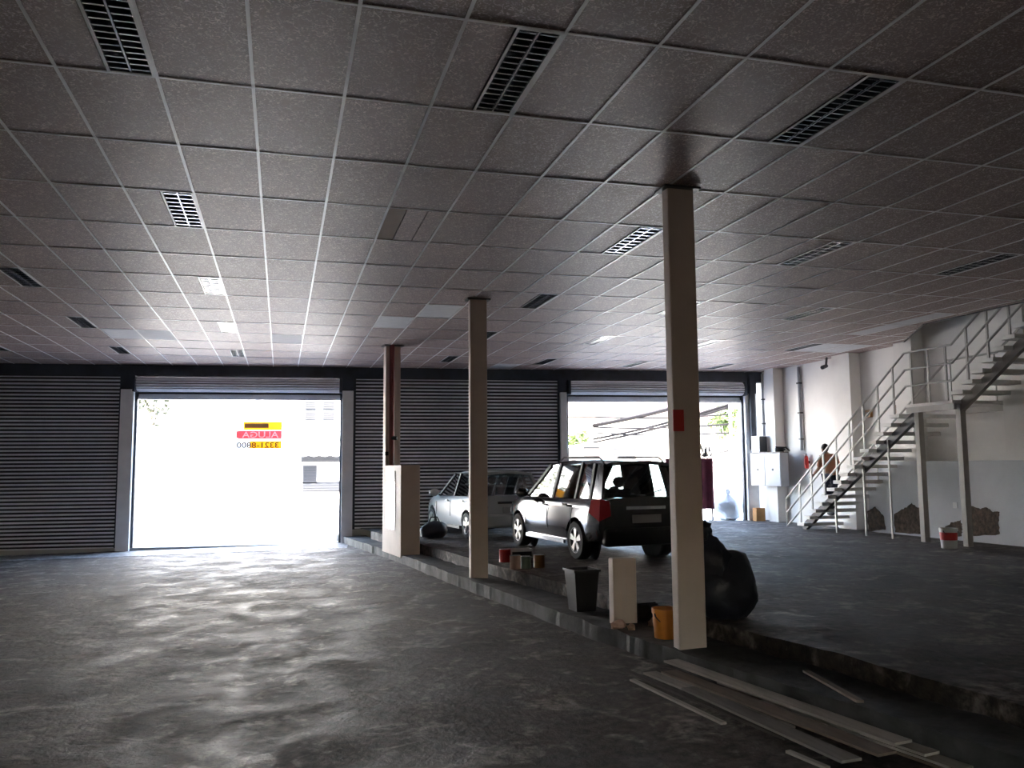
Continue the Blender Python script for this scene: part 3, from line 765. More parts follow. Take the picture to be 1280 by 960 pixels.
# boards on the lower floor
boards = [((850, 838), (1130, 948), .15, 0, 2), ((812, 842), (985, 912), .13, 0, 1), ((790, 851), (905, 906), .045, 0, 0), ((836, 850), (1110, 958), .15, 2, 1),
          ((778, 838), (985, 925), .06, 3, 0), ((862, 868), (1065, 962), .15, 1, 0), ((900, 862), (1190, 962), .12, 2, 3), ((935, 857), (1062, 893), .06, 1, 4),
          ((1008, 851), (1076, 891), .05, 2, 5), ((985, 941), (1035, 962), .04, 0, 0), ((1120, 920), (1218, 946), .13, 0, 5), ((880, 846), (1010, 893), .07, 2, 3), ((960, 880), (1230, 965), .13, 0, 2), ((905, 885), (1010, 935), .05, 3, 1)]
words = ['long pale board on top of the pile', 'pale board with its end next to the kerb', 'thin pale strip lying loose left of the pile', 'brown board in the middle of the pile',
         'dark batten along the left edge of the pile', 'grey board at the bottom of the pile', 'brown board on the kerb side of the pile', 'grey strip on the kerb side of the pile',
         'short brown stick lying on the kerb', 'thin pale strip at the very bottom of the picture', 'pale board end at the right of the pile', 'short brown board at the far end of the pile', 'pale board crossing the right of the pile', 'dark thin batten in the middle of the pile']
def rect2(A, B, wd):
    wd += .03
    d = (B-A).to_2d().normalized(); n = Vector((-d.y, d.x))*(wd/2+.004)
    return [A.to_2d()-n, A.to_2d()+n, B.to_2d()+n, B.to_2d()-n], (d, Vector((-d.y, d.x)))
def hit(p, q):
    for ax in p[1]+q[1]:
        a_ = [v.dot(ax) for v in p[0]]; b_ = [v.dot(ax) for v in q[0]]
        if max(a_) < min(b_) or max(b_) < min(a_): return False
    return True
done = []
for k, (a, b, wd, mi, lev) in sorted(enumerate(boards), key=lambda t: -t[1][4]*0+{0: 9, 3: 5}.get(t[0], t[0] % 3)):
    led = k == 8
    A, B = (on_led(*a), on_led(*b)) if led else (on_low(*a), on_low(*b))
    if not led:
        for P_ in (A, B): P_.x = min(P_.x, kerb(P_.y)-.09)
    r_ = rect2(A, B, wd); L_ = 0
    for q, l_ in done:
        if hit(r_, q): L_ = max(L_, l_+1)
    done.append((r_, L_))
    for P_ in (A, B): P_.z = (z_led(P_.y)+.022 if led else z_low(P_.x, P_.y)+.001)+.008+L_*.021
    c = (A+B)/2
    tag(MB().bar(A-c, B-c, wd, .016).build('board', M['wood'][mi], loc=c), words[k]+(' step' if led else ' on the floor'), 'board', 'boards piled along the kerb')
# carton by the right jamb, clear bag, maroon screen
p = on_up(941, 647); o = empty('cardboard_box', (12.98, 21.05, z_up(21))); tag(o, 'brown cardboard box at the foot of the right door jamb', 'box')
MB().box(-.14, .14, -.1, .1, 0, .36).build('body', M['brown'], o, bevel=.005); MB().box(-.13, .13, -.09, .09, .36, .366).build('flap', M['brown'], o)

# ================================================================== cars
def bool_cut(o, cutters):
    for c in cutters:
        md = o.modifiers.new('cut', 'BOOLEAN'); md.operation = 'DIFFERENCE'; md.solver = 'EXACT'; md.object = c
    dg = bpy.context.evaluated_depsgraph_get(); me = bpy.data.meshes.new_from_object(o.evaluated_get(dg))
    o.modifiers.clear(); old = o.data; o.data = me
    for p in me.polygons: p.use_smooth = True
    try: me.set_sharp_from_angle(angle=R(32))
    except Exception: pass
    for c in cutters: bpy.data.objects.remove(c)
def loft(mb, secs, close_ends=True):
    n = len(secs[0]); o = len(mb.v)
    for s in secs: mb.v += s
    for i in range(len(secs)-1):
        for k in range(n):
            a, b = o+i*n+k, o+i*n+(k+1) % n; mb.f.append((a, b, b+n, a+n)); mb.mi.append(0)
    if close_ends: mb.f += [tuple(o+k for k in range(n)), tuple(o+(len(secs)-1)*n+k for k in range(n-1, -1, -1))]; mb.mi += [0, 0]
def make_car(name, loc, rz, P, label):
    root = empty(name, loc, rz); tag(root, label, 'car')
    paint = P['paint']; L, HW, HT = P['L'], P['W']/2, P['H']
    ra, fa, wr_ = P['ra'], P['fa'], P['wr']
    belt = lambda y: lerp_tab(P['belt'], y)
    hwf = lambda y: HW*lerp_tab(P['plan'], y)
    secs = []
    yy = sorted(set(yrange(0, L, .16)+[.03, .08, L-.03, L-.08]))
    for y in yy:
        zt = belt(y); h = hwf(y); zb = lerp_tab(P['bot'], y)
        half = [(h*.80, zb), (h*.96, zb+.05), (h*.995, zb+.2), (h, .52*zt+.12), (h*.985, zt*.80), (h*.955, zt*.93), (h*.90, zt*.985), (h*.78, zt), (h*.4, zt+.015)]
        s = [(x, y, z) for x, z in half]+[(0, y, zt+.02)]+[(-x, y, z) for x, z in reversed(half)]
        secs.append(s)
    mb = MB(); loft(mb, secs)
    body = mb.build('body', paint, root, smooth=True)
    body.parent = None; body.matrix_world = Matrix.Identity(4)
    cut = []
    for yc in (ra, fa):
        for s in (-1, 1):
            mb = MB(); mb.tube([(s*(HW-.26), yc, wr_), (s*(HW+.2), yc, wr_)], wr_+.06, 28); cut.append(mb.build('cutter', M['trim']))
    # cabin hollow so that one looks through the windows
    y0, y1 = P['cab']
    cut.append(MB().add([(sx*HW*.80, y, z) for y in (y0, y1) for z in (belt(1.5)-.42, belt(1.5)+.3) for sx in (-1, 1)], [(0, 1, 3, 2), (4, 6, 7, 5), (0, 4, 5, 1), (2, 3, 7, 6), (0, 2, 6, 4), (1, 5, 7, 3)]).build('cutter', M['trim']))
    bool_cut(body, cut)
    body.parent = root
    for yc in (ra, fa):
        for s in (-1, 1):
            mb = MB(); mb.tube([(s*(HW-.30), yc, wr_), (s*(HW-.27), yc, wr_)], wr_+.055, 24); mb.build('wheel_well', M['trim'], root)
    # greenhouse
    rt0, rt1 = P['roof']               # roof from y to y
    zr = lambda y: HT-.05*((y-(rt0+rt1)/2)/((rt1-rt0)/2))**2
    rw = HW*.70
    secs = []
    for y in yrange(rt0, rt1, (rt1-rt0)/10):
        w_ = rw*(1-.06*((y-(rt0+rt1)/2)/((rt1-rt0)/2))**4); z = zr(y)
        top = [(-w_-.02, z-.075), (-w_, z-.035), (-w_*.85, z-.008), (-w_*.4, z+.008), (0, z+.012), (w_*.4, z+.008), (w_*.85, z-.008), (w_, z-.035), (w_+.02, z-.075)]
        secs.append([(x, y, q) for x, q in top]+[(w_-.02, y, z-.075), (0, y, z-.03), (-w_+.02, y, z-.075)])
    mb = MB(); loft(mb, secs); mb.build('roof', P.get('roofpaint', paint), root, smooth=True)
    by = P['pillars']                  # (y_bottom, y_top, width)
    bx = HW*.885; tx = rw+.0
    for s in (-1, 1):
        for j, (yb, yt, wd) in enumerate(by):
            zb, zt = belt(yb)-.03, zr(max(rt0, min(rt1, yt)))-.055
            ins = .0 if 0 < j < len(by)-1 else .0
            mb = MB(); mb.bar((s*(bx-.02), yb, zb), (s*tx, yt, zt), wd, .055, up=(s, 0, .3)); mb.build('pillar', P.get('pillarpaint', paint) if wd > .1 or j == 0 else M['trim'], root)
        for (yb, yt, wd), (yb2, yt2, wd2) in zip(by, by[1:]):
            q = [(s*(bx-.015), yb, belt(yb)-.01), (s*(bx-.015), yb2, belt(yb2)-.01), (s*(tx+.005), yt2, zr(max(rt0, min(rt1, yt2)))-.06), (s*(tx+.005), yt, zr(max(rt0, min(rt1, yt)))-.06)]
            if P.get('solid_quarter') and yb == by[0][0]:
                MB().add(q+[(x-s*.03, y_, z_) for x, y_, z_ in q], [(0, 1, 2, 3), (7, 6, 5, 4), (0, 1, 5, 4), (1, 2, 6, 5), (2, 3, 7, 6), (3, 0, 4, 7)]).build('quarter_panel', paint, root); continue
            MB().add(q, [(0, 1, 2, 3)]).build('side_window', M['carglass'], root)
    # windscreen and rear window
    for nm, (yb, yt, wd) in (('rear_window', by[0]), ('windscreen', by[-1])):
        yc = max(rt0, min(rt1, yt))
        q = [(-bx+.05, yb-.02, belt(yb)), (bx-.05, yb-.02, belt(yb)), (tx-.03, yc, zr(yc)-.05), (-tx+.03, yc, zr(yc)-.05)]
        MB().add(q, [(0, 1, 2, 3)]).build(nm, M['carglass'], root)
    # seats
    for yb in P['seats']:
        for s in (-1, 1):
            mb = MB(); mb.bar((s*.38, yb, .55), (s*.38, yb-.14, 1.12), .48, .12, up=(0, 1, 0)); mb.build('seat_back', M['seat'], root, bevel=.03)
            mb = MB(); blob(mb, (s*.38, yb-.17, 1.25), (.13, .06, .10), 1, .0); mb.build('headrest', M['seat'], root, smooth=True)
    # wheels
    for yc in (ra, fa):
        for s in (-1, 1):
            W_ = empty('wheel', (s*(HW-.10), yc, wr_)); W_.parent = root
            prof = [(wr_*.62, -.10), (wr_*.93, -.10), (wr_, -.07), (wr_, .07), (wr_*.93, .10), (wr_*.66, .10), (wr_*.62, .06), (wr_*.62, -.10)]
            mb = MB(); mb.lathe(prof, 32); mb.v = [(z*s, x, y) for x, y, z in mb.v]; mb.build('tyre', M['rubber'], W_, smooth=True)
            mb = MB(); mb.lathe([(wr_*.60, .05), (wr_*.64, .095), (wr_*.56, .09), (wr_*.54, -.02), (0, -.02)], 32)
            mb.v = [(z*s, x, y) for x, y, z in mb.v]; mb.build('rim_barrel', M['trim'] if P['alloy'] else M['plate'], W_, smooth=True)
            mb = MB(); mb.lathe([(wr_*.60, .085), (wr_*.66, .1), (wr_*.66, .085)], 32); mb.v = [(z*s, x, y) for x, y, z in mb.v]; mb.build('rim_edge', M['alloy'], W_, smooth=True)
            mb = MB()
            for k in range(5):
                an = 2*math.pi*k/5+.3; d = Vector((0, math.cos(an), math.sin(an)))
                for e in (-.16, .16):
                    d2 = Vector((0, math.cos(an+e), math.sin(an+e)))
                    mb.bar(Vector((s*.085, 0, 0))+d*.04, Vector((s*.085, 0, 0))+d2*wr_*.60, .045, .02, up=(1, 0, 0))
            mb.tube([(s*.06, 0, 0), (s*.1, 0, 0)], .055, 14)
            mb.build('spokes', M['alloy'], W_)
    # rear end
    zb = belt(0)
    for s in (-1, 1):
        mb = MB(); x0 = HW*.73; x1 = HW*.93
        A_ = [(s*x0, -.03, zb*.74), (s*x0*1.04, -.03, zb*.97), (s*x1, .0, zb*1.0), (s*HW*.985, .22, zb*.98), (s*HW*1.012, .28, zb*.78), (s*x1*1.03, .0, zb*.66)]
        B_ = [(p[0]*.9, p[1]+.08, p[2]) for p in A_]
        mb.add(A_+B_, [(0, 1, 2, 5), (5, 2, 3, 4), (0, 1, 7, 6), (1, 2, 8, 7), (2, 3, 9, 8), (3, 4, 10, 9), (4, 5, 11, 10), (5, 0, 6, 11)])
        mb.build('tail_lamp', M['tail'], root)
        q = MB().box(s*(HW+.02)-.015, s*(HW+.02)+.015, 0, .17, 0, .035); 
        q.v = [(x, y+P['hand'], z+belt(P['hand'])-.13) for x, y, z in q.v]; q.build('door_handle', paint, root)
        q = MB(); q.box(s*(HW+.02)-.015, s*(HW+.02)+.015, 0, .17, 0, .035); q.v = [(x, y+P['hand']-1.02, z+belt(1.2)-.13) for x, y, z in q.v]; q.build('door_handle', paint, root)
        mb = MB(); ym = by[-1][0]-.28; blob(mb, (s*(HW+.11), ym, belt(ym)+.07), (.13, .06, .09), 2, .05); mr = mb.build('mirror', P.get('mirror', paint), root, smooth=True)
        mb = MB(); mb.bar((s*(HW-.06), ym, belt(ym)+.0), (s*(HW+.06), ym, belt(ym)+.05), .05, .04); mb.build('mirror_stalk', M['trim'], root)
        MB().box(s*(HW-.012)-.02, s*(HW-.012)+.02, ra+wr_+.12, fa-wr_-.12, lerp_tab(P['bot'], 2)-.01, lerp_tab(P['bot'], 2)+.05).build('sill_strip', P['sill'], root)
        # door gaps
        for yg in P['gaps']:
            MB().box(s*HW*1.0-.004, s*HW*1.0+.004, yg-.006, yg+.006, .45, belt(yg)*.84).build('door_gap', M['trim'], root)
    MB().box(-HW*.86, HW*.86, -.045, .12, .27, .56).build('rear_bumper', P['bumper'], root, bevel=.05)
    MB().box(-.26, .26, -.055, -.04, zb*.62, zb*.62+.13).build('licence_plate', M['plate'], root)
    MB().box(-.36, .36, -.03, .0, zb*.83, zb*.83+.05).build('tailgate_grip', M['trim'] if not P['rails'] else M['chrome'], root)
    for s in (-1, 1):
        MB().box(s*HW*.62-.15, s*HW*.62+.15, L-.22, L-.03, belt(L-.1)*.78, belt(L-.1)*.97).build('headlamp', M['plate'], root, bevel=.03)
        if P['rails']:
            mb = MB(); mb.tube([(s*(rw-.05), rt0+.15, zr(rt0)+.0), (s*(rw-.05), rt0+.3, zr(rt0+.3)+.05), (s*(rw-.05), rt1-.45, zr(rt1-.45)+.05), (s*(rw-.05), rt1-.28, zr(rt1-.3)-.0)], .018, 8); mb.build('roof_rail', M['plate'], root)
    mb = MB(); mb.bar((0, -.0, zb+.05), (.33, .03, zb+.13), .02, .02); mb.build('rear_wiper', M['trim'], root)
    return root
suvP = dict(L=4.36, W=1.74, H=1.66, ra=.83, fa=3.45, wr=.32, paint=M['suv'], alloy=True, rails=True, bumper=M['trim'], sill=M['chrome'], mirror=M['suv'],
            belt=[(0, 1.02), (.3, 1.03), (1.5, 1.0), (3.1, .98), (3.3, .985), (3.7, .95), (4.1, .86), (4.25, .76), (4.36, .62)],
            plan=[(0, .86), (.06, .93), (.3, .985), (1, 1), (3.5, .995), (3.95, .95), (4.2, .84), (4.36, .66)],
            bot=[(0, .36), (.3, .28), (.8, .25), (3.5, .24), (4.0, .26), (4.36, .34)], cab=(.15, 3.1), roof=(.20, 2.35),
            pillars=[(.10, .26, .13), (1.02, .95, .08), (2.02, 1.92, .08), (2.9, 2.55, .06), (3.25, 2.32, .07)], seats=(1.75, 2.65), hand=2.12, gaps=(1.0, 2.0, 3.05))
suvP['pillars'] = [(.10, .26, .13), (.46, .52, .08), (1.02, .98, .07), (1.98, 1.88, .09), (3.2, 2.32, .08)]; suvP['solid_quarter'] = True
sh = R(5.5); dirv = Vector((-math.sin(sh), math.cos(sh), 0)); rv = Vector((math.cos(sh), math.sin(sh), 0))
rear_axle = Vector((4.80, 13.30, 0))+rv*.80
sp = rear_axle-dirv*.83; sp.z = z_up(14.5)
make_car('minivan', sp, sh, suvP, 'dark grey minivan parked with its tail towards the camera')
silP = dict(L=3.95, W=1.66, H=1.50, ra=.70, fa=3.15, wr=.29, paint=M['silver'], alloy=False, rails=False, bumper=M['silver'], sill=M['trim'],
            belt=[(0, .93), (.3, .95), (1.5, .92), (2.7, .89), (2.95, .90), (3.4, .85), (3.75, .74), (3.95, .56)],
            plan=[(0, .86), (.06, .92), (.3, .98), (1, 1), (3.1, .99), (3.6, .93), (3.8, .82), (3.95, .64)],
            bot=[(0, .32), (.3, .24), (.8, .21), (3.1, .2), (3.6, .22), (3.95, .3)], cab=(.2, 2.75), roof=(.34, 2.05),
            pillars=[(.12, .42, .12), (.80, .86, .07), (1.75, 1.62, .07), (2.85, 2.02, .065)], seats=(1.45, 2.3), hand=1.85, gaps=(.95, 1.75, 2.75))
sh2 = R(8)
make_car('hatchback', (4.85, 17.55, z_up(19.0)), sh2, silP, 'silver hatchback parked in front of the closed shutter')

# ================================================================== person on the stairs
def skinned(name, verts, edges, radii, m, parent, sub=2, root=0):
    me = bpy.data.meshes.new(name); me.from_pydata([tuple(v) for v in verts], edges, []); me.update()
    o = bpy.data.objects.new(name, me); col.objects.link(o)
    md = o.modifiers.new('skin', 'SKIN'); md.use_smooth_shade = True
    if not me.skin_vertices: me.attributes  # layer is made by the modifier below
    return o, me, md
def skin_mesh(name, verts, edges, radii, m, parent, sub=2, root=0):
    o, me, md = skinned(name, verts, edges, radii, m, parent)
    if not me.skin_vertices:
        bm = bmesh.new(); bm.from_mesh(me); bm.verts.layers.skin.verify(); bm.to_mesh(me); bm.free()
    for i, r in enumerate(radii):
        sv = me.skin_vertices[0].data[i]; sv.radius = r if isinstance(r, tuple) else (r, r); sv.use_root = (i == root)
    s2 = o.modifiers.new('sub', 'SUBSURF'); s2.levels = s2.render_levels = sub
    dg = bpy.context.evaluated_depsgraph_get(); ev = bpy.data.meshes.new_from_object(o.evaluated_get(dg))
    o.modifiers.clear(); o.data = ev
    for p in ev.polygons: p.use_smooth = True
    ev.materials.clear(); ev.materials.append(m); o.parent = parent
    return o
ti = 2
px_, py_ = 12.62, Y0-(ti-.5)*run-.02
fz = Z0+ti*rise; fz2 = Z0+(ti+1)*rise                     # right foot low, left foot one tread higher behind
pr = empty('person', (px_, py_-.12, fz)); tag(pr, 'person in a rust shirt walking down the lowest steps, head bowed', 'person')
up1 = fz2-fz
V = [(0, -.02, .90), (0, -.03, 1.10), (0, .02, 1.32), (0, .07, 1.44), (0, .12, 1.50),                     # pelvis, waist, chest, neck base, neck
     (.10, -.02, .86), (.11, .10, .48), (.10, .10, .09), (.10, .22, .045),                                  # right leg
     (-.10, -.02, .88), (-.11, .06, .55), (-.10, -.16, .20), (-.10, -.06, up1+.045),                          # left leg
     (.19, .04, 1.38), (.25, .02, 1.12), (.24, .14, .90), (-.19, .04, 1.38), (-.26, .06, 1.12), (-.28, .24, .98)]
V[11] = (-.10, -.20, up1+.09); V[12] = (-.10, -.08, up1+.045); V[10] = (-.11, .02, up1+.46)
E_ = [(0, 1), (1, 2), (2, 3), (3, 4), (0, 5), (5, 6), (6, 7), (7, 8), (0, 9), (9, 10), (10, 11), (11, 12), (2, 13), (13, 14), (14, 15), (2, 16), (16, 17), (17, 18)]
rad = [(.14, .11), (.13, .10), (.15, .11), .06, .052, .085, .062, .042, .035, .085, .062, .042, .035, .06, .045, .034, .06, .045, .034]
skin_mesh('body', V, E_, rad, M['skin'], pr)
sel = [0, 1, 2, 3, 13, 14, 16, 17]; idx = {a: i for i, a in enumerate(sel)}
skin_mesh('shirt', [V[i] for i in sel], [(idx[a], idx[b]) for a, b in E_ if a in idx and b in idx], [(.165, .135), (.155, .125), (.175, .135), .085, .082, .068, .082, .068], M['shirt'], pr)
sel = [0, 5, 6, 7, 9, 10, 11]; idx = {a: i for i, a in enumerate(sel)}
skin_mesh('trousers', [V[i] for i in sel], [(idx[a], idx[b]) for a, b in E_ if a in idx and b in idx], [(.155, .125), .105, .08, .065, .105, .08, .065], M['trousers'], pr)
hd = MB(); hc = Vector((0, .17, 1.585))
blob(hd, hc, (.074, .092, .112), 1, .03, 1.2, 20, 14)
blob(hd, hc+Vector((0, .09, -.045)), (.016, .024, .022), 2, 0, 1, 10, 6)       # nose
for s in (-1, 1): blob(hd, hc+Vector((s*.076, -.005, -.02)), (.012, .022, .034), 3, 0, 1, 10, 6)
head = hd.build('head', M['skin'], pr, smooth=True)
mb = MB()
for s in (-1, 1): blob(mb, hc+Vector((s*.032, .083, .005)), (.012, .008, .008), 1, 0, 1, 8, 6)
mb.build('eyes', M['hair'], head)
mb = MB(); blob(mb, hc+Vector((0, .083, -.072)), (.024, .01, .007), 1, 0, 1, 8, 6); mb.build('mouth', M['redpipe'], head)
mb = MB(); blob(mb, hc+Vector((0, -.014, .022)), (.082, .094, .104), 4, .06, 2, 20, 14, flat=hc.z-.06); mb.build('hair', M['hair'], pr, smooth=True)
for s, wv in ((1, Vector(V[15])), (-1, Vector(V[18]))):
    f = Vector((0, .35, -1)).normalized() if s > 0 else Vector((0, .8, -.6)).normalized()
    pv = [wv, wv+f*.09]; pe = [(0, 1)]; prd = [(.034, .022), (.038, .018)]
    for k, ln in enumerate((.065, .075, .07, .055)):
        b = wv+f*.085+Vector(((k-1.5)*.019, 0, 0)); i0 = len(pv)
        pv += [b+f*ln*.5+Vector((0, .006, 0)), b+f*ln*.9+Vector((0, .02, 0))]; pe += [(1, i0), (i0, i0+1)]; prd += [.009, .008]
    i0 = len(pv); pv += [wv+f*.045+Vector((-s*.045, .015, 0)), wv+f*.085+Vector((-s*.055, .03, 0))]; pe += [(0, i0), (i0, i0+1)]; prd += [.012, .009]
    skin_mesh('hand', pv, pe, prd, M['skin'], pr, 1)
for q, r_ in ((V[8], 0), (V[12], 0)):
    mb = MB(); z0 = q[2]-.045; blob(mb, (q[0], q[1]-.04, z0+.045), (.05, .14, .06), 1, .05, 1, 16, 10, flat=z0+.001); mb.build('shoe', M['shoe'], pr, smooth=True)

# ================================================================== outside
mb = MB(); a = fpt(-40, .02); b = fpt(60, .02)
mb.add([(-60, FC-FK*60*-1+6, -.36)]*0 or [(-60, FC+FK*-60+.1, -.32), (70, FC+FK*70+.1, -.32), (70, 90, -.32), (-60, 90, -.32)], [(0, 1, 2, 3)])
mb.v += [(x, y, z-.3) for x, y, z in mb.v]; mb.f += [(4, 7, 6, 5), (0, 1, 5, 4), (1, 2, 6, 5), (2, 3, 7, 6), (3, 0, 4, 7)]; mb.mi += [0]*5
struct(mb.build('street', M['street']), 'sunlit street outside the openings', 'street')
struct(MB().box(1.62*SX, 22*SX, .0, 2.4, -.6, .215, FRONTMX).build('sidewalk', M['pave'], bevel=.02), 'raised sidewalk outside the right opening', 'sidewalk')
struct(MB().box(-20*SX, 1.62*SX, .0, 2.4, -.62, -.13, FRONTMX).build('driveway', M['pave']), 'pale driveway apron outside the left opening', 'driveway')
# house across the street, seen in the left opening
HYy = 37.0
o = empty('house', at_y(300, 620, HYy)); o.location.z = -.32; tag(o, 'white house across the street with blinds and scalloped awning', 'house'); hl = o.location.copy()
def hb(mb, nm, m, par=o, **k):
    mb.v = [tuple(Vector(p)-(hl)) for p in mb.v]; return mb.build(nm, m, par, **k)
hb(MB().box(-14, 9.5, HYy, HYy+8, -.32, 8.5), 'wall', M['house'])
hb(MB().box(-14.4, 9.9, HYy-.5, HYy+8.4, 8.5, 8.8), 'roof', M['rooft'])
def blind(x0, y0, x1, y1, m, n, par=None, off=.06, nm='window'):
    A, B = at_y(x0, y0, HYy-off), at_y(x1, y1, HYy-off)
    f = hb(MB().box(A.x-.05, B.x+.05, HYy-.05, HYy+.01, B.z-.05, A.z+.05), nm, M['frame'])
    me = None
    for k in range(n):
        z = B.z+(A.z-B.z)*(k+.5)/n; h = (A.z-B.z)/n*.86
        q = MB().box(A.x, B.x, HYy-.09, HYy-.05, z-h/2, z+h/2); q.v = [tuple(Vector(p)-hl) for p in q.v]; q.build('blind_slat', m, f)
for x0, x1 in ((382, 394.5), (404, 417.5)):
    blind(x0, 501, x1, 511, M['slat'], 4); blind(x0, 514.5, x1, 524, M['slat'], 4)
blind(380, 583, 394.5, 603, M['louvre'], 6, nm='shop_shutter'); blind(379, 604, 427, 613, M['louvre'], 3, nm='shop_shutter'); blind(378, 571, 427, 576, M['louvre'], 1, nm='shop_shutter')
# awning with scallops
A = at_y(372, 558, HYy-.9); B = at_y(440, 558, HYy-.9); zb_ = at_y(372, 566, HYy-.9).z
mb = MB(); n = 5; wv = (B.x-A.x)/n
mb.add([(A.x, HYy, A.z+.25), (B.x, HYy, A.z+.25), (B.x, HYy-.9, A.z), (A.x, HYy-.9, A.z)], [(0, 1, 2, 3)])
for k in range(n):
    c = A.x+(k+.5)*wv; pts = [(c-wv/2, HYy-.9, A.z), (c+wv/2, HYy-.9, A.z)]+[(c+wv/2*math.cos(t), HYy-.9, zb_-wv*.35*math.sin(t)) for t in [math.pi*i/10 for i in range(11)]]
    mb.add(pts+[(x, y+.02, z) for x, y, z in pts], [tuple(range(13)), tuple(range(25, 12, -1))]+[(i, (i+1) % 13, 13+(i+1) % 13, 13+i) for i in range(13)])
hb(mb, 'awning', M['bwhite'])
hb(MB().box(-3.9, -2.9, HYy-.06, HYy, -.3, 1.9), 'house_door', M['house2'])
# banner hung in the left opening (seen from behind: lettering reads mirrored)
BO = .9
def bp_(x, y): return on_front(x, y, BO)
A, B = bp_(303, 527), bp_(352, 561); W_ = (B-A).to_2d().length; HB = A.z-B.z
o = empty('banner', (A.x, A.y, B.z), FA); tag(o, 'yellow and red letting banner hanging outside the left opening', 'sign')
MB().box(-.1, W_, .0, .004, HB*.66, HB*.70).build('banner_strip', M['bfilm'], o); MB().box(-.1, W_, .0, .004, HB*.28, HB*.38).build('banner_strip', M['bfilm'], o)
MB().box(W_*.03, W_, -.006, 0, HB*.70, HB).build('yellow_panel', M['yellow'], o)
MB().box(W_*.06, W_*.66, -.010, -.006, HB*.77, HB*.93).build('ink_strip', M['bdark'], o)
MB().box(-.16, W_+.0, -.008, 0, HB*.38, HB*.66).build('red_band', M['bred'], o)
MB().box(W_*.2, W_, -.006, 0, 0, HB*.28).build('yellow_panel', M['yellow'], o)
def text(s, h, cx, z, width, m, parent, yoff, nm):
    cu = bpy.data.curves.new(nm, 'FONT'); cu.body = s; cu.size = 1; cu.extrude = .0; cu.align_x = 'CENTER'; cu.offset = .012
    t = bpy.data.objects.new(nm, cu); col.objects.link(t)
    dg = bpy.context.evaluated_depsgraph_get(); me = bpy.data.meshes.new_from_object(t.evaluated_get(dg)); bpy.data.objects.remove(t)
    xs_ = [v.co.x for v in me.vertices]; ys_ = [v.co.y for v in me.vertices]
    kx = width/(max(xs_)-min(xs_)); ky = h/(max(ys_)-min(ys_)); mx = (max(xs_)+min(xs_))/2; my = min(ys_)
    for v in me.vertices: v.co = (cx-(v.co.x-mx)*kx, yoff, z+(v.co.y-my)*ky)     # mirrored: the print shows through from the street side
    me.materials.append(m); q = bpy.data.objects.new(nm, me); col.objects.link(q); q.parent = parent; return q
text('ALUGA', HB*.22, W_*.46, HB*.41, W_*.92, M['bfilm'], o, -.0105, 'lettering')
text('3321-8800', HB*.2, W_*.40, HB*.04, W_*1.05, M['ink'], o, -.0095, 'phone_number')
MB().box(-.16, W_*.2, -.004, .0, 0, HB*.28).build('white_panel', M['bfilm'], o)
for x in (.05, W_-.05):
    MB().tube([(x, .006, HB), (x, .006, 4.6-B.z)], .006, 6).build('hanging_cord', M['bwhite'], o)
mb = MB(); mb.tube([(.0, .006, 4.6-B.z), (W_, .006, 4.6-B.z)], .02, 8); mb.box(W_/2-.03, W_/2+.03, -.62, .02, 4.57-B.z, 4.63-B.z); mb.build('bracket', M['lintel'], o)
# beyond the right opening
o = empty('tiled_house', (21, 45, -.32)); tag(o, 'house with clay tiled roof beyond the right opening', 'house'); hl2 = o.location.copy()
def h2(mb, nm, m, **k):
    mb.v = [tuple(Vector(p)-hl2) for p in mb.v]; return mb.build(nm, m, o, **k)
h2(MB().box(15.5, 34, 44, 52, -.32, 4.6), 'wall', M['house2'])
zr0, zr1 = 4.5, 7.6
mb = MB(); mb.add([(15, 43.2, zr0), (34.5, 43.2, zr0), (34.5, 48, zr1), (17.2, 48, zr1), (15, 52.6, zr0), (34.5, 52.6, zr0)], [(0, 1, 2, 3), (3, 2, 5, 4), (0, 3, 4), (1, 5, 2), (0, 4, 5, 1)])
h2(mb, 'roof', M['rooft'])
for k in range(3):
    h2(MB().box(18+4*k, 19.4+4*k, 43.94, 44.0, 1.2, 2.8), 'window', M['slat'])
o = empty('boundary_wall', (20, 39.5, -.32)); tag(o, 'white boundary wall across the street behind the cars', 'wall')
MB().box(-9.5, 16, 0, .25, 0, 2.3).build('masonry', M['house'], o); MB().box(-9.6, 16.1, -.05, .3, 2.3, 2.4).build('coping', M['bwhite'], o)
# truck box
c0, c1 = at_y(730, 558, 31), at_y(750.5, 575, 31)
o = empty('truck', ((c0.x+c1.x)/2, 31.5, -.32)); tag(o, 'parked truck with brown box body above the minivan roof', 'truck')
W2 = c1.x-c0.x
MB().box(-W2/2, W2/2, -.5, 3.4, .9, c0.z+.32).build('box_body', M['truck'], o, bevel=.02)
MB().box(-W2/2-.05, W2/2+.35, -.55, 3.5, c0.z+.32, c0.z+.40).build('roof_lip', M['bwhite'], o)
MB().box(-W2/2, W2/2, 3.5, 4.9, .5, 2.0).build('cab', M['bwhite'], o, bevel=.08)
for s in (-1, 1):
    for y in (.5, 4.2): MB().tube([(s*W2*.5-.1, y, .42), (s*W2*.5+.1, y, .42)], .42, 18).build('wheel', M['rubber'], o)
MB().box(-W2/2+.1, W2/2-.1, -.4, 4.6, .5, .9).build('chassis', M['trim'], o)
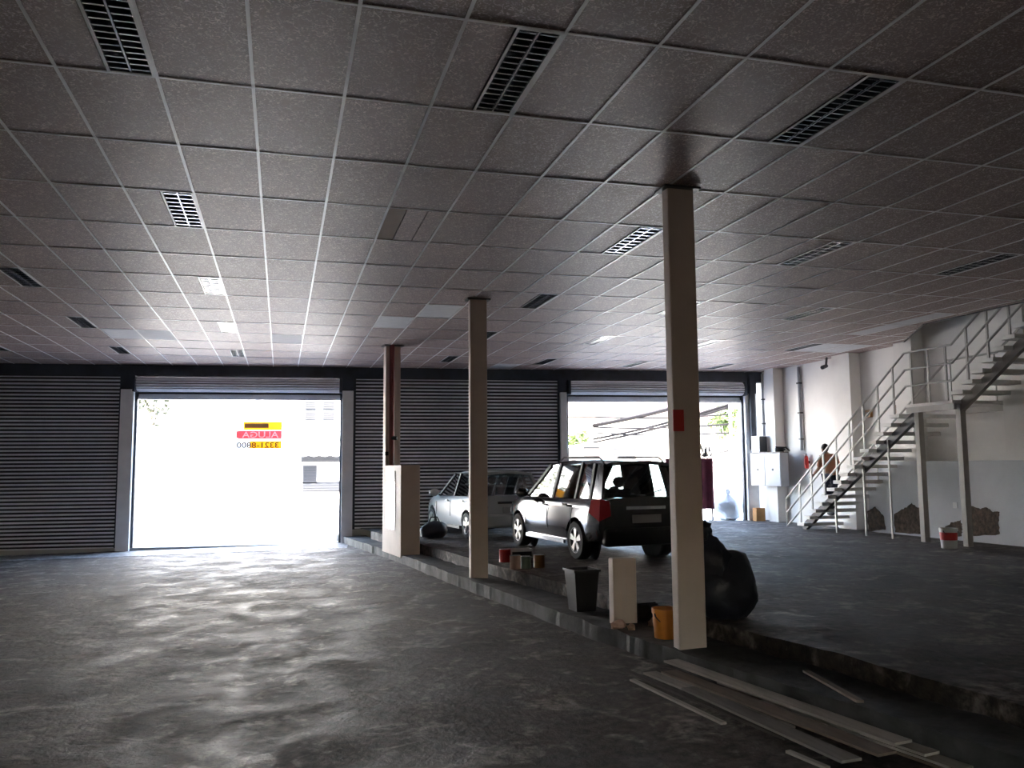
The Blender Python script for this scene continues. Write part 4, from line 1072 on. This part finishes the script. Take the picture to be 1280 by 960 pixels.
# utility poles, beams and cables
def pole(px, Y, h, lab, r=.13, arms=True):
    p = at_y(px, 560, Y); o = empty('utility_pole', (p.x, p.y, -.32)); tag(o, lab, 'utility pole')
    MB().tube([(0, 0, 0), (0, 0, h)], [r, r*.8], 12).build('mast', M['polewood'], o, smooth=True)
    if arms:
        MB().box(-.9, .9, -.05, .05, h-.7, h-.58).build('cross_arm', M['polewood'], o)
        for x in (-.8, -.3, .3, .8): MB().lathe([(.0, 0), (.05, 0), (.06, .06), (.03, .12), (0, .12)], 10, (x, 0, h-.58)).build('insulator', M['bwhite'], o)
    return o
pl = pole(914, 33, 8.3, 'thin wooden utility pole at the right of the right opening', .09)
def cable(pts, r):
    P = [at_y(x, y, Y) for x, y, Y in pts]; out = []
    for a, b in zip(P, P[1:]):
        for t in range(8): out.append(a.lerp(b, t/8)-pl.location-Vector((0, 0, .12*math.sin(math.pi*t/8))))
    out.append(P[-1]-pl.location)
    MB().tube(out, r, 6).build('overhead_cable', M['cable'], pl)
for y0, Y0_, y1, r in ((532, 43.5, 489, .085), (549, 43.9, 505, .05), (553, 43.9, 508, .05), (521, 43.5, 518, .03), (534, 43.5, 530, .035), (541, 43.9, 541, .03)):
    cable([(742, y0, Y0_), (914, y1, 33)], r*1.15)
cable([(914, 562, 33), (886, 563, 39.4)], .04)
def tree(px, Y, py_top, wid, lab, seed, lm=None, n=900):
    p = at_y(px, py_top, Y); hgt = p.z+.32; o = empty('tree', (p.x, p.y, -.32)); tag(o, lab, 'tree')
    rg = random.Random(seed)
    MB().tube([(0, 0, 0), (.08, 0, hgt*.35), (-.04, .05, hgt*.75)], [.16, .12, .05], 10).build('trunk', M['bark'], o, smooth=True)
    for k in range(5):
        an = k*1.3; MB().tube([(0, 0, hgt*(.4+.06*k)), (wid*.5*math.cos(an), wid*.5*math.sin(an), hgt*(.62+.06*k))], [.06, .02], 7).build('branch', M['bark'], o)
    mb = MB()
    cl = [(Vector((rg.gauss(0, wid*.36), rg.gauss(0, wid*.36), hgt*(.72+.24*rg.random()))), wid*(.22+.18*rg.random())) for _ in range(14)]
    for _ in range(n):
        c, r = rg.choice(cl); d = Vector((rg.gauss(0, 1), rg.gauss(0, 1), rg.gauss(0, 1))).normalized()*r*(.5+.5*rg.random())
        q = c+d; a_ = Vector((rg.gauss(0, 1), rg.gauss(0, 1), rg.gauss(0, .6))).normalized()*.16; b_ = a_.cross(Vector((rg.gauss(0, 1), rg.gauss(0, 1), 1)).normalized())*.55
        mb.add([q-a_, q+b_, q+a_, q-b_], [(0, 1, 2, 3)])
    mb.build('foliage', lm or M['leaf'], o)['kind'] = 'stuff'
tree(192, 34, 462, 1.7, 'leafy tree at the top left of the left opening', 3, M['leaf_dark'], 420)
tree(905, 41, 508, 1.0, 'pale green tree by the thin utility pole', 5)
tree(718, 42, 540, 1.3, 'small tree right of the closed shutter behind the minivan', 9)
# things just outside the right opening
p = at_y(912, 640, 22.6)
o = empty('clear_bag', fpt(12.65, .75, .216)); tag(o, 'bulging pale plastic rubbish bag outside the right opening', 'bag')
mb = MB(); blob(mb, (0, 0, .36), (.42, .36, .40), 4, .25, 1.5, 24, 14, flat=0.0); mb.build('bag_body', M['clearbag'], o, smooth=True)
mb = MB(); blob(mb, (-.03, -.02, .80), (.09, .08, .12), 6, .4, 2, 14, 8); mb.build('knot', M['clearbag'], o, smooth=True)
A, B = on_front(832, 573, .35), on_front(893, 636, .35)
o = empty('display_screen', (A.x, A.y, .215), FA); tag(o, 'tall maroon cloth screen on thin legs behind the nearest column', 'screen')
W3 = (B-A).to_2d().length
mb = MB(); n = 24
for k in range(n+1):
    x = W3*k/n; y = .03*math.sin(k*1.3)
    mb.v += [(x, y, B.z-.215), (x, y, A.z-.215), (x, y+.03, B.z-.215), (x, y+.03, A.z-.215)]
for k in range(n):
    a = 4*k; mb.f += [(a, a+4, a+5, a+1), (a+2, a+3, a+7, a+6), (a, a+2, a+6, a+4), (a+1, a+5, a+7, a+3)]; mb.mi += [0]*4
mb.f += [(0, 1, 3, 2), (4*n, 4*n+2, 4*n+3, 4*n+1)]; mb.mi += [0, 0]
mb.build('cloth', M['maroon'], o, smooth=True)
for x in (.06, W3-.06):
    MB().box(x-.02, x+.02, -.02, .02, 0, B.z-.2).build('leg', M['dark'], o); MB().box(x-.02, x+.02, -.22, .24, 0, .03).build('foot', M['dark'], o)
rg = random.Random(4); mb = MB()
for k in range(14):
    a_ = Vector((W3-.16+rg.uniform(-.1, .1), .02, A.z-.215)); b_ = a_+Vector((rg.uniform(-.25, .2), rg.uniform(-.1, .1), rg.uniform(.1, .55)))
    s_ = Vector((.03, 0, .01)); mb.add([a_, a_.lerp(b_, .5)+s_, b_, a_.lerp(b_, .5)-s_], [(0, 1, 2, 3)])
mb.build('twig_tuft', M['dark'], o)
